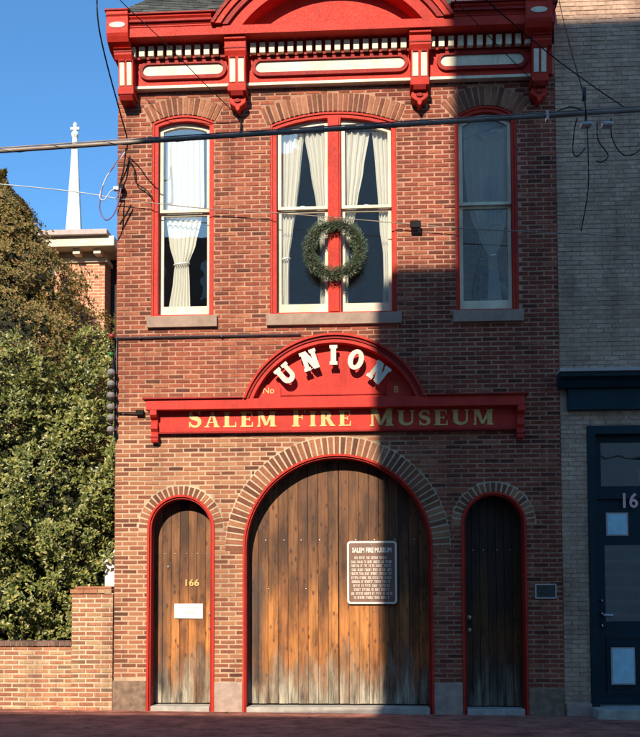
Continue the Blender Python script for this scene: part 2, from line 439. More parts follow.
# paving
def paving(name):
    m, nt, b = newmat(name)
    mp = nt.nodes.new('ShaderNodeMapping'); nt.links.new(geo_pos(nt), mp.inputs[0])
    br = nt.nodes.new('ShaderNodeTexBrick'); nt.links.new(mp.outputs[0], br.inputs['Vector'])
    br.inputs['Scale'].default_value = 1; br.inputs['Brick Width'].default_value = 0.2; br.inputs['Row Height'].default_value = 0.1
    br.inputs['Mortar Size'].default_value = 0.007
    br.inputs['Color1'].default_value = (0.27,0.085,0.06,1); br.inputs['Color2'].default_value = (0.40,0.14,0.10,1); br.inputs['Mortar'].default_value = (0.22,0.16,0.12,1)
    n = noise(nt, 2.4, 9, 0.75); v = ramp(nt, [(0.35,(0.5,0.5,0.5)),(0.5,(0.95,0.95,0.95)),(0.68,(1.5,1.45,1.4))], n.outputs[0])
    c = mix(nt, br.outputs[0], v.outputs[0], 1.0, 'MULTIPLY')
    nt.links.new(c, b.inputs['Base Color']); b.inputs['Roughness'].default_value = 0.9
    b.inputs['Specular IOR Level'].default_value = 0.2
    bump(nt, b, noise(nt, 70, 3).outputs[0], 0.4, 0.004)
    return m
M['paving'] = paving('brick_paving')
M['asphalt'] = simple('asphalt', (0.05,0.05,0.052), 0.9, 0.25, 3, bumps=0.6, fine=150)
M['ground'] = simple('ground_soil', (0.09,0.085,0.05), 0.95, 0.35, 0.4)
M['linepaint'] = simple('road_line_paint', (0.7,0.55,0.15), 0.7, 0.15)

# ------------------------------------------------------------------ bricks
def course_bricks(mb, x0, x1, z0, z1, holes, front=0.0, back=0.03, pitch=0.0675, L=0.199, joint=0.0235, header_every=0, jit=0.0028, zoff=0.0):
    """holes: function z-> list of (xa,xb) to skip"""
    n = int(round((z1-z0)/pitch)); pitch = (z1-z0)/n
    for i in range(n):
        za = z0 + i*pitch + joint/2; zb = z0 + (i+1)*pitch - joint/2
        hdr = header_every and (i % header_every == 3)
        LL = (L/2 - joint/4) if hdr else L
        gaps = sorted([g for zz in (za, (za+zb)/2, zb) for g in holes(zz)])
        segs = [(x0, x1)]
        for ga, gb in gaps:
            ns = []
            for a, b in segs:
                if gb <= a or ga >= b: ns.append((a, b)); continue
                if ga > a: ns.append((a, ga))
                if gb < b: ns.append((gb, b))
            segs = ns
        start = x0 - (L/2 if i % 2 else 0) + (LL/2 if hdr else 0)
        x = start
        while x < x1:
            a = x + random.uniform(-0.002, 0.002); b = x + LL + random.uniform(-0.002, 0.002)
            for sa, sb in segs:
                aa = max(a, sa + (0.004 if sa > x0 else 0)); bb = min(b, sb - (0.004 if sb < x1 else 0))
                if bb - aa > 0.025:
                    j = random.uniform(-jit, jit); j2 = random.uniform(-0.0028, 0.0028); aa += random.uniform(-.003,.003)*(aa > x0+0.01); bb += random.uniform(-.003,.003)*(bb < x1-0.01); t = random.uniform(-0.0015, 0.0015)
                    y = front + j
                    vs = [(aa,y,za+j2),(bb,y+t,za+j2+t),(bb,back,za+j2+t),(aa,back,za+j2),(aa,y,zb+j2),(bb,y+t,zb+j2+t),(bb,back,zb+j2+t),(aa,back,zb+j2)]
                    mb.add(vs, [(0,1,5,4),(1,2,6,5),(3,0,4,7),(4,5,6,7),(0,3,2,1)])
            x += LL + joint
    return mb

def ring_bricks(mb, cx, zc, r0, r1, a0, a1, pitch=0.074, joint=0.021, front=-0.004, back=0.03):
    rm = r0
    n = max(3, int(round((a1-a0)*rm/pitch)))
    for i in range(n):
        g = joint/2/rm
        b0 = a0 + (a1-a0)*i/n + g; b1 = a0 + (a1-a0)*(i+1)/n - g
        j = random.uniform(-0.003, 0.003); rr = r1 + random.uniform(-0.006, 0.003)
        P = [(cx+r*math.cos(b), zc+r*math.sin(b)) for r, b in ((r0+0.003,b0),(rr,b0),(rr,b1),(r0+0.003,b1))]
        mb.prism(P, front+j, back)

# facade outline
XL, XR = -3.665, 2.745
# (cx, halfwidth, bottom, springR, zc)
def seg(cx, hw, zs, za):
    h = za - zs; RR = (hw*hw + h*h)/(2*h); return (cx, hw, RR, za-RR)
W = [  # windows: cx, hw, R, zc, bottom
    (*seg(-2.692, 0.462, 8.625, 8.735), 5.71),
    (*seg(-0.475, 0.923, 8.545, 8.72), 5.71),
    (*seg(1.742, 0.449, 8.57, 8.737), 5.71)]
D = [(-2.695, 0.49, 0.49, 2.595, -0.02), (-0.435, 1.36, 1.36, 2.295, -0.04), (1.79, 0.456, 0.456, 2.635, -0.05)]
DR = [0.62, 1.61, 0.588]

def gz(x): return -0.048 - 0.0083*x

def holes(z):
    out = []
    for (cx, hw, RR, zc, zb), ro in zip(D, DR):
        if z < zc - 0.02: out.append((cx-hw, cx+hw))
        elif z < zc + ro:
            r = math.sqrt(max(0, ro*ro-(z-zc)**2)); out.append((cx-r, cx+r))
    for (cx, hw, RR, zc, zb), th in zip(W, (0.255,0.27,0.285)):
        zs = zc + math.sqrt(RR*RR-hw*hw)
        if zb - 0.18 < z <= zb: out.append((cx-hw-0.05 if cx>-2 else cx-0.51, cx+hw+0.06))
        elif zb < z < zs - 0.01: out.append((cx-hw, cx+hw))
        elif zs - 0.01 <= z <= zc+RR+th:
            A = math.asin(min(1,hw/RR))+0.02
            # union of sector
            t = (z-zc)
            ro = RR+th
            if t < ro:
                xm = math.sqrt(ro*ro-t*t); xs = t*math.tan(A)
                x = min(xm, xs)
                if x > 0: out.append((cx-x, cx+x))
    # stone blocks
    if z < 0.40: out.append((XL-0.05, -3.185))
    if z < 0.385: out += [(-2.205, -1.86+0.065), (0.925, 1.334)]
    if z < 0.30: out.append((2.246, XR+0.05))
    return out

# ------------------------------------------------------------------ FIREHOUSE
H = thing('fire_house', (-0.46, 6.0, 0.0), 'two-storey red brick fire house with arched wooden doors and red cornice', 'building')
hole_polys = []
for cx, hw, RR, zc, zb in D:
    hole_polys.append(arcpoly(cx-hw, cx+hw, zb-0.3, cx, zc, RR, 40))
for cx, hw, RR, zc, zb in W:
    hole_polys.append(arcpoly(cx-hw, cx+hw, zb-0.0, cx, zc, RR, 24))
# openings reach below the floor line: cut them to the wall foot
hole_polys[:3] = [[(x, max(z, -0.28)) for x, z in p] for p in hole_polys[:3]]
wall = plate('wall', [(XL+0.004,-0.3),(XR-0.002,-0.3),(XR-0.002,9.62),(XL+0.004,9.62)], hole_polys, 0.006, 0.34, M['mortar'], H)
bm_ = course_bricks(MB(), XL, XR, -0.02, 9.18, holes)
bm_.build('brick_facing', M['brick'], wall)
# return facing on left corner
# side and rear walls, real brick shell
def plainbrick(name, c1, c2, mo, w=0.215, h=0.07, axis='x', ms=0.012):
    m, nt, b = newmat(name)
    sp = nt.nodes.new('ShaderNodeSeparateXYZ'); nt.links.new(geo_pos(nt), sp.inputs[0])
    cb = nt.nodes.new('ShaderNodeCombineXYZ'); nt.links.new(sp.outputs[0 if axis=='x' else 1], cb.inputs[0]); nt.links.new(sp.outputs[2], cb.inputs[1])
    br = nt.nodes.new('ShaderNodeTexBrick'); nt.links.new(cb.outputs[0], br.inputs['Vector'])
    br.inputs['Scale'].default_value = 1; br.inputs['Brick Width'].default_value = w; br.inputs['Row Height'].default_value = h
    br.inputs['Mortar Size'].default_value = ms/2; br.inputs['Mortar Smooth'].default_value = 0.2
    br.inputs['Color1'].default_value = (*c1,1); br.inputs['Color2'].default_value = (*c2,1); br.inputs['Mortar'].default_value = (*mo,1)
    n = noise(nt, 3, 5, 0.6); v = ramp(nt, [(0.3,(0.7,0.7,0.7)),(0.7,(1.2,1.2,1.15))], n.outputs[0])
    nt.links.new(mix(nt, br.outputs[0], v.outputs[0], 1.0, 'MULTIPLY'), b.inputs['Base Color']); b.inputs['Roughness'].default_value = 0.9
    bump(nt, b, math_n(nt,'SUBTRACT',1.0,br.outputs['Fac']), 0.5, 0.01)
    return m
M['side_brick'] = plainbrick('side_brick', (0.28,0.09,0.06), (0.42,0.14,0.08), (0.45,0.33,0.25), axis='y')
M['side_brick_x'] = plainbrick('tower_brick', (0.42,0.15,0.08), (0.60,0.27,0.15), (0.62,0.50,0.36), axis='x', ms=0.016)
MB().box(XL+0.004, XL+0.3, 0.342, 12, -0.3, 10.0).build('side_wall', M['side_brick'], H)
MB().box(XR-0.3, XR-0.004, 0.342, 12, -0.3, 10.0).build('side_wall', M['side_brick'], H)
MB().box(XL+0.302, XR-0.302, 11.7, 12, -0.3, 9.95).build('rear_wall', M['side_brick_x'], H)
MB().box(XL+0.302, XR-0.302, 0.342, 11.69, 4.9, 5.15).build('upper_floor', M['floorwood'], H)
MB().box(XL+0.302, XR-0.302, 0.342, 11.69, 9.0, 9.12).build('ceiling', M['darkroom'], H)
MB().box(XL+0.302, XR-0.302, 4.0, 4.1, 5.152, 8.998).build('room_partition', M['darkroom'], H)

# brick arches
for (cx, hw, RR, zc, zb), ro, nm in zip(D, DR, 'abc'):
    mb = MB()
    lo = -0.02 if nm == 'b' else 0.0
    ring_bricks(mb, cx, zc, RR, ro, lo, PI-lo, pitch=0.078 if nm=='b' else 0.068)
    o = mb.build('door_arch', M['arch_brick'], H)
    plate('mortar_bed', annulus(cx, zc, RR+0.002, ro+0.013, 0.0, PI, 60), [], 0.0025, 0.0056, M['mortar_pale'], o)
for (cx, hw, RR, zc, zb), th in zip(W, (0.255,0.27,0.285)):
    A = math.asin(hw/RR)+0.02
    mb = MB(); ring_bricks(mb, cx, zc, RR, RR+th, PI/2-A, PI/2+A, pitch=0.072)
    o = mb.build('window_arch', M['arch_brick'], H)

# stone blocks
mb = MB().box(XL-0.008, -3.187, -0.014, 0.3, -0.25, 0.405); mb.build('plinth_block', M['plinth'], H, 0.006)
MB().box(-2.204, -1.797, -0.010, 0.3, -0.25, 0.385).build('plinth_block', M['blockstone'], H, 0.006)
MB().box(0.927, 1.332, -0.010, 0.3, -0.25, 0.385).build('plinth_block', M['blockstone'], H, 0.006)
MB().box(2.248, XR-0.004, -0.012, 0.3, -0.25, 0.30).build('plinth_block', M['plinth'], H, 0.006)

# conduit across the wall at first-floor level
mb = MB().tube([(XL-0.02,-0.03,5.395),(-2.5,-0.03,5.40),(-0.95,-0.03,5.402)], 0.015, 8)
for x in (-3.3,-2.1): mb.box(x-0.01,x+0.01,-0.048,0.0,5.38,5.42)
mb.build('conduit', M['conduit'], H)

# windows
def window(i, bays):
    cx, hw, RR, zc, zb = W[i]
    t = 0.072 if i != 1 else 0.088
    outer = arcpoly(cx-hw+0.002, cx+hw-0.002, zb+0.002, cx, zc, RR-0.002, 24)
    inn = [arcpoly(a, b, zb+0.03, cx, zc, RR-0.085, 20) for a, b in bays]
    win = plate('window', outer, inn, 0.03, 0.30, M['red'], H, 0.006)
    # raised outer bead on the casing
    bead = plate('casing_bead', arcpoly(cx-hw+0.004, cx+hw-0.004, zb+0.004, cx, zc, RR-0.004, 24),
                 [arcpoly(cx-hw+0.034, cx+hw-0.034, zb-0.0+0.02, cx, zc, RR-0.034, 24)], 0.012, 0.029, M['red'], win, 0.004)
    for a, b in bays:
        zr = 7.32
        # upper sash
        plate('upper_sash', arcpoly(a+0.004, b-0.004, zr-0.02, cx, zc, RR-0.089, 20),
              [arcpoly(a+0.062, b-0.050, zr+0.022, cx, zc, RR-0.15, 20)], 0.10, 0.145, M['cream'], win, 0.005)
        plate('lower_sash', [(a+0.004,zb+0.034),(b-0.004,zb+0.034),(b-0.004,zr-0.021),(a+0.004,zr-0.021)],
              [[(a+0.062,zb+0.19),(b-0.050,zb+0.19),(b-0.050,zr-0.055),(a+0.062,zr-0.055)]], 0.15, 0.19, M['cream'], win, 0.005)
        g = plate('pane', arcpoly(a+0.05, b-0.04, zr+0.01, cx, zc, RR-0.14, 20), [], 0.125, 0.129, M['glass'], win)
        g = MB().box(a+0.05, b-0.04, 0.172, 0.176, zb+0.18, zr-0.045).build('pane', M['glass'], win)
        # sash lock
        MB().box((a+b)/2-0.03,(a+b)/2+0.03,0.12,0.15,zr+0.024,zr+0.04).build('sash_lock', M['metal'], win, 0.003)
    sx0 = cx-hw-(0.05 if i else 0.048); sx1 = cx+hw+0.06
    MB().profx([(-0.055,zb-0.175),(0.028,zb-0.175),(0.028,zb),(0.0,zb),(-0.06,zb-0.012)], sx0, sx1).build('sill', M['sill'], win, 0.005)
    return win
window(0, [(-3.062, -2.30)])
window(1, [(-1.305, -0.553), (-0.366, 0.378)])
window(2, [(1.353, 2.118)])
# centre mullion ridge
MB().box(-0.53,-0.39,0.006,0.029,5.74,8.63).build('mullion', M['red'], H, 0.005)

# doors
def doorframe(i, tl, tr):
    cx, hw, RR, zc, zb = D[i]
    t = (tl+tr)/2; c2 = cx
    outer = arcpoly(cx-hw+0.001, cx+hw-0.001, zb-0.2, cx, zc, RR-0.001, 48)
    f1 = plate('door_frame', outer, [arcpoly(cx-hw+t*0.55, cx+hw-t*0.55, zb-0.19, cx, zc, RR-t*0.55, 48)], -0.018, 0.10, M['red'], H, 0.006)
    plate('inner_bead', arcpoly(cx-hw+t*0.55+0.001, cx+hw-t*0.55-0.001, zb-0.2, cx, zc, RR-t*0.55-0.001, 48),
          [arcpoly(cx-hw+t, cx+hw-t, zb-0.19, cx, zc, RR-t, 48)], 0.006, 0.20, M['dred'], f1, 0.006)
    return f1
def planks(i, n, x0, x1, mat, name, zb, y=0.25):
    cx, hw, RR, zc, _ = D[i]
    mb = MB(); w = (x1-x0)/n
    for k in range(n):
        a = x0+k*w+0.002; b = x0+(k+1)*w-0.002
        r = RR-0.02
        za = zc+math.sqrt(max(0.01, r*r-(a-cx)**2)); zz = zc+math.sqrt(max(0.01, r*r-(b-cx)**2))
        j = random.uniform(-0.003,0.003)
        mb.prism([(a,zb+random.uniform(0,0.006)),(b,zb+random.uniform(0,0.006)),(b,zz),((a+b)/2,max(za,zz)),(a,za)], y+j, y+0.04)
    return mb.build(name, mat, H, 0.003)
doorframe(0, 0.06, 0.06); doorframe(1, 0.055, 0.055); doorframe(2, 0.055, 0.055)
d1 = planks(0, 7, -3.14, -2.25, M['door1'], 'door', 0.06)
d2a = planks(1, 9, -1.75, -0.428, M['door2'], 'door', 0.055)
d2b = planks(1, 9, -0.418, 0.885, M['door2'], 'door', 0.055)
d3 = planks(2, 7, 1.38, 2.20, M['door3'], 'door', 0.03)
for dd, x0, x1, zt in ((d1,-3.14,-2.25,2.9),(d2a,-1.75,-0.43,3.4),(d2b,-0.42,0.885,3.4),(d3,1.38,2.2,2.9)):
    MB().box(x0-0.0, x1, 0.292, 0.335, 0.02, zt).build('door_back', M['charcoal'], dd)
def nails(dd, z, xs, r=0.012):
    for x in xs:
        MB().ball((x,0.247,z), r, 0.007, r, 8, 6).build('nail_head', M['metal'], dd, smooth=True)
nails(d1, 2.24, (-2.98,-2.83,-2.66,-2.50,-2.36), 0.010)
nails(d2a, 2.43, (-1.49,-1.22,-0.97,-0.70), 0.013)
nails(d2b, 2.43, (-0.17,0.10,0.40,0.68), 0.013)
nails(d3, 2.27, (1.52,1.67,1.86,2.05), 0.010)
nails(d2a, 1.72, (-1.45,-0.9)); nails(d2b, 1.40, (0.55,0.1), 0.008)
MB().ball((-2.93,0.245,2.05), 0.022, 0.012, 0.022, 10, 8).build('peephole', M['porcelain'], d1, smooth=True)
text('house_number', '166', -2.70, 1.77, 0.135, 0.238, 0.247, M['gold'], d1, sx=1.15, offset=0.002)
for z in (1.36, 1.16):
    mb = MB().ball((-2.300,0.210,z), 0.026, 0.026, 0.026, 12, 8); mb.tube([(-2.300,0.248,z),(-2.300,0.21,z)], 0.012, 8)
    mb.tube([(-2.300,0.250,z),(-2.300,0.242,z)], 0.032, 14); mb.build('door_knob', M['brass'], d1, smooth=False)
for z in (1.30, 1.12):
    mb = MB().ball((1.458,0.210,z), 0.024, 0.024, 0.024, 12, 8); mb.tube([(1.458,0.248,z),(1.458,0.21,z)], 0.012, 8)
    mb.tube([(1.458,0.250,z),(1.458,0.242,z)], 0.030, 14); mb.build('door_knob', M['brass'], d3)
# thresholds
MB().box(-3.12,-2.27,-0.02,0.35,-0.2,0.045).build('threshold', M['conc'], H, 0.008)
MB().box(-1.735,0.865,-0.03,0.35,-0.2,0.035).build('threshold', M['conc'], H, 0.008)
MB().box(1.39,2.19,-0.03,0.35,-0.2,0.02).build('threshold', M['conc'], H, 0.008)

# ------------------------------------------------------------------ cornice
fr = MB().box(-3.60, 2.70, -0.075, 0.008, 9.13, 9.72).build('frieze', M['red'], H)
def qx(x, p): return x*(13-p)/13
def qz(z, p): return 1.6+(z-1.6)*(13-p)/13
MB().profx([(-0.10,9.085),(0.0,9.085),(0.0,9.128),(-0.10,9.128)], -3.60, 2.62).build('cream_strip', M['cream'], H, 0.004)
# pill panels
def pill(x0, x1, z0, z1, n=12):
    r = (z1-z0)/2; zc = (z0+z1)/2; p = []
    for i in range(n+1): a = -PI/2 + PI*i/n; p.append((x1-r+r*math.cos(a), zc+r*math.sin(a)))
    for i in range(n+1): a = PI/2 + PI*i/n; p.append((x0+r+r*math.cos(a), zc+r*math.sin(a)))
    return p
for x0, x1 in ((-3.27,-2.08),(-1.60,0.575),(1.095,2.29)):
    a = plate('panel_moulding', pill(x0-0.055,x1+0.055,9.215,9.495), [pill(x0,x1,9.270,9.440)], -0.115, -0.076, M['dred'], H, 0.012)
    plate('cream_inlay', pill(x0+0.001,x1-0.001,9.271,9.439), [], -0.088, -0.077, M['cream'], a)
# dentil band
den = MB()
for k in range(46):
    x = -3.40 + 0.1365*k
    if x > 2.42: break
    if abs(x+1.87) < 0.17 or abs(x-0.775) < 0.17: continue
    MB().box(x-0.041, x+0.041, -0.205, -0.132, 9.515, 9.665).build('dentil', M['cream'], H, 0.004)
MB().box(-3.60, 2.69, -0.13, -0.077, 9.51, 9.72).build('dentil_band', M['dred'], H)
# soffit + fascia
MB().profx([(-0.50,9.62),(-0.08,9.62),(-0.08,9.66),(0.3,9.66),(0.3,9.752),(-0.47,9.752),(-0.50,9.745)], -3.66, 2.66).build('cornice', M['red'], H)
for xa, xb in ((-3.66, -2.19), (1.26, 2.66)):
    MB().profx([(0.3,9.753),(0.3,9.93),(-0.52,9.93),(-0.535,9.90),(-0.50,9.875),(-0.50,9.80),(-0.485,9.79),(-0.485,9.772),(-0.47,9.765),(-0.47,9.753)], xa, xb).build('cornice', M['red'], H)
MB().profx([(-0.56,9.932),(0.3,9.932),(0.3,9.955),(-0.56,9.955)], -3.66, -2.12).build('gutter_lip', M['dred'], H, 0.004)
MB().profx([(-0.56,9.932),(0.3,9.932),(0.3,9.955),(-0.56,9.955)], 1.21, 2.66).build('gutter_lip', M['dred'], H, 0.004)
MB().profx([(-0.545,9.82),(-0.502,9.82),(-0.502,9.85),(-0.545,9.85)], -3.37, -2.17).build('cornice_fillet', M['dred'], H, 0.004)
MB().profx([(-0.545,9.82),(-0.502,9.82),(-0.502,9.85),(-0.545,9.85)], 1.24, 2.30).build('cornice_fillet', M['dred'], H, 0.004)
# end blocks
for x0, x1 in ((-3.69,-3.375),(2.245,2.615)):
    xc = (x0+x1)/2; w = x1-x0
    b_ = MB().profx([(-0.50,9.56),(-0.3,9.50),(0.0,9.50),(0.0,9.97),(-0.60,9.97),(-0.60,9.92),(-0.575,9.90),(-0.575,9.66),(-0.55,9.62)], x0, x1).build('end_block', M['red'], H, 0.006)
    MB().prism([(xc+0.115*math.cos(a), 9.775+0.042*math.sin(a)) for a in [2*PI*k/20 for k in range(20)]], -0.584, -0.576).build('cream_oval', M['cream'], b_)
    MB().box(x0-0.02,x1+0.02,-0.62,0.0,9.972,10.0).build('block_cap', M['dred'], b_, 0.006)
# corbels
def corbel(xc, long=True, end=False):
    p = 0.40; hb = 0.128 if end else 0.155; hs = 0.108 if end else 0.125; fl = 0.052 if end else 0.062; fw_ = 0.036 if end else 0.043
    top = MB().profx([(-p,9.42),(-p+0.05,9.36),(-0.10,9.36),(-0.10,9.618 if not end else 9.498),(-p-0.05,9.618 if not end else 9.498),(-p-0.05,9.575 if not end else 9.49),(-p,9.56 if not end else 9.48)], xc-hb, xc+hb)
    c = top.build('corbel', M['red'], H, 0.006)
    MB().box(xc-hb-0.005, xc+hb+0.005, -p-0.012, -0.10, 9.455, 9.475).build('corbel_groove', M['dred'], c)
    MB().profx([(-0.235,9.02),(-0.0,9.02),(0.0,9.435),(-0.27,9.435)], xc-hs, xc+hs).build('corbel_shaft', M['red'], c, 0.004)
    for s in (-1, 1):
        MB().profx([(-0.249,9.06),(-0.239,9.06),(-0.268,9.42),(-0.279,9.42)], xc+s*fl-fw_, xc+s*fl+fw_).build('cream_flute', M['cream'], c, 0.01)
        # curled caps over the flutes
        MB().tube([(xc+s*fl-0.04,-0.272,9.415),(xc+s*fl+0.04,-0.272,9.415)], 0.024, 10).build('scroll', M['dred'], c)
    MB().profx([(-0.25,8.93),(0.0,8.93),(0.0,9.019),(-0.26,9.019)], xc-hs-0.01, xc+hs+0.01).build('corbel_foot', M['red'], c, 0.008)
    if long:
        MB().profx([(-0.22,8.875),(0.0,8.875),(0.0,8.929),(-0.25,8.929)], xc-0.09, xc+0.09).build('corbel_step', M['dred'], c, 0.004)
        MB().prism([(xc-0.115,8.872),(xc-0.125,8.83),(xc-0.115,8.79),(xc-0.06,8.745),(xc-0.035,8.735),(xc-0.03,8.70),(xc,8.665),(xc+0.03,8.70),(xc+0.035,8.735),(xc+0.06,8.745),(xc+0.115,8.79),(xc+0.125,8.83),(xc+0.115,8.872)], -0.17, 0.0).build('pendant', M['red'], c, 0.012)
        MB().prism([(xc+0.05*math.cos(a), 8.82+0.03*math.sin(a)) for a in [2*PI*k/14 for k in range(14)]], -0.19, -0.171).build('rosette', M['dred'], c, 0.006)
    else:
        MB().profx([(-0.20,8.86),(0.0,8.86),(0.0,8.929),(-0.24,8.929)], xc-hs+0.01, xc+hs-0.01).build('corbel_step', M['dred'], c, 0.008)
corbel(-3.485, False, True); corbel(-1.855); corbel(0.785); corbel(2.49, True, True)

# segmental pediment
def ped(r0, r1, y0, y1, mat, name, cx=-0.466, zc=8.77, bev=0.006):
    a0 = math.asin((9.754-zc)/r1); b0 = math.asin((9.754-zc)/r0)
    n = 48
    p = [(cx+r1*math.cos(a0+(PI-2*a0)*i/n), zc+r1*math.sin(a0+(PI-2*a0)*i/n)) for i in range(n+1)]
    q = [(cx-r0*math.cos(b0+(PI-2*b0)*i/n), zc+r0*math.sin(b0+(PI-2*b0)*i/n)) for i in range(n+1)]
    return plate(name, p+q, [], y0, y1, mat, H, bev)
ped(1.62, 1.78, -0.47, 0.3, M['red'], 'pediment_arch')
ped(1.78, 1.86, -0.53, 0.3, M['dred'], 'pediment_moulding')
ped(1.86, 1.94, -0.57, 0.3, M['red'], 'pediment_moulding')
ped(1.94, 1.985, -0.60, 0.3, M['dred'], 'pediment_cap')
a = arcpoly(-0.466-1.36, -0.466+1.36, 9.754, -0.466, 8.77, 1.68, 40)
plate('top_tympanum', a, [], -0.13, 0.25, M['red'], H)
MB().box(-1.80, 0.87, -0.44, -0.15, 9.7545, 9.768).build('pediment_base', M['red'], H)

# slate roof with hips
zf, zr_ = 10.045, 11.10
XA, XB = XL-0.10, XL+0.22
mb = MB()
mb.add([(XB,0.85,zr_),(XR,0.85,zr_),(XR,11.5,zr_),(XB,11.5,zr_)], [(0,1,2,3)])
mb.add([(XA,-0.32,zf),(XB,0.85,zr_),(XB,11.5,zr_),(XA,12.1,zf)], [(0,1,2,3)])
mb.add([(XR,0.85,zr_),(XR,-0.32,zf),(XR,12.1,zf),(XR,11.5,zr_)], [(0,1,2,3)])
mb.add([(XB,11.5,zr_),(XR,11.5,zr_),(XR,12.1,zf),(XA,12.1,zf)], [(0,1,2,3)])
sl_ = MB()
NR = 10
for k in range(NR):
    t0 = k/NR; t1 = (k+1)/NR
    y0 = -0.32+1.17*t0; z0 = zf+1.055*t0; y1 = -0.32+1.17*t1; z1 = zf+1.055*t1
    x0 = XA+0.41*t0; x1_ = XA+0.41*t1
    segs = [(x0, x1_, XR, XR)]
    if y0 < 0.28:   # the pediment stands in front of these courses
        hh = math.sqrt(max(0, 2.0**2-(z0-8.84)**2)) - 0.10; cc = -0.47
        segs = [(x0, x1_, cc-hh, cc-hh), (cc+hh, cc+hh, XR, XR)]
    for a0_, a1_, b0_, b1_ in segs:
        mb.add([(a0_,y0,z0),(b0_,y0,z0),(b1_,y1,z1),(a1_,y1,z1)], [(0,1,2,3)])
        x = a0_ - (0.1 if k % 2 else 0)
        while x < b0_-0.03:
            w = 0.2+random.uniform(-0.01,0.01); xs = max(x, a0_); xe = min(x+w, b0_-0.004)
            if xe-xs > 0.03:
                j = random.uniform(0.004,0.012)
                sl_.add([(xs+0.003,y0-0.022-j,z0+0.012),(xe-0.003,y0-0.022-j,z0+0.012),(xe-0.003,y1-0.006,z1+0.008),(xs+0.003,y1-0.006,z1+0.008),(xs+0.003,y0-0.012,z0-0.002),(xe-0.003,y0-0.012,z0-0.002)],[(0,1,2,3),(4,5,1,0)])
            x += w
rf = mb.build('roof', M['slate'], H)
sl_.build('slates', M['slate'], rf)

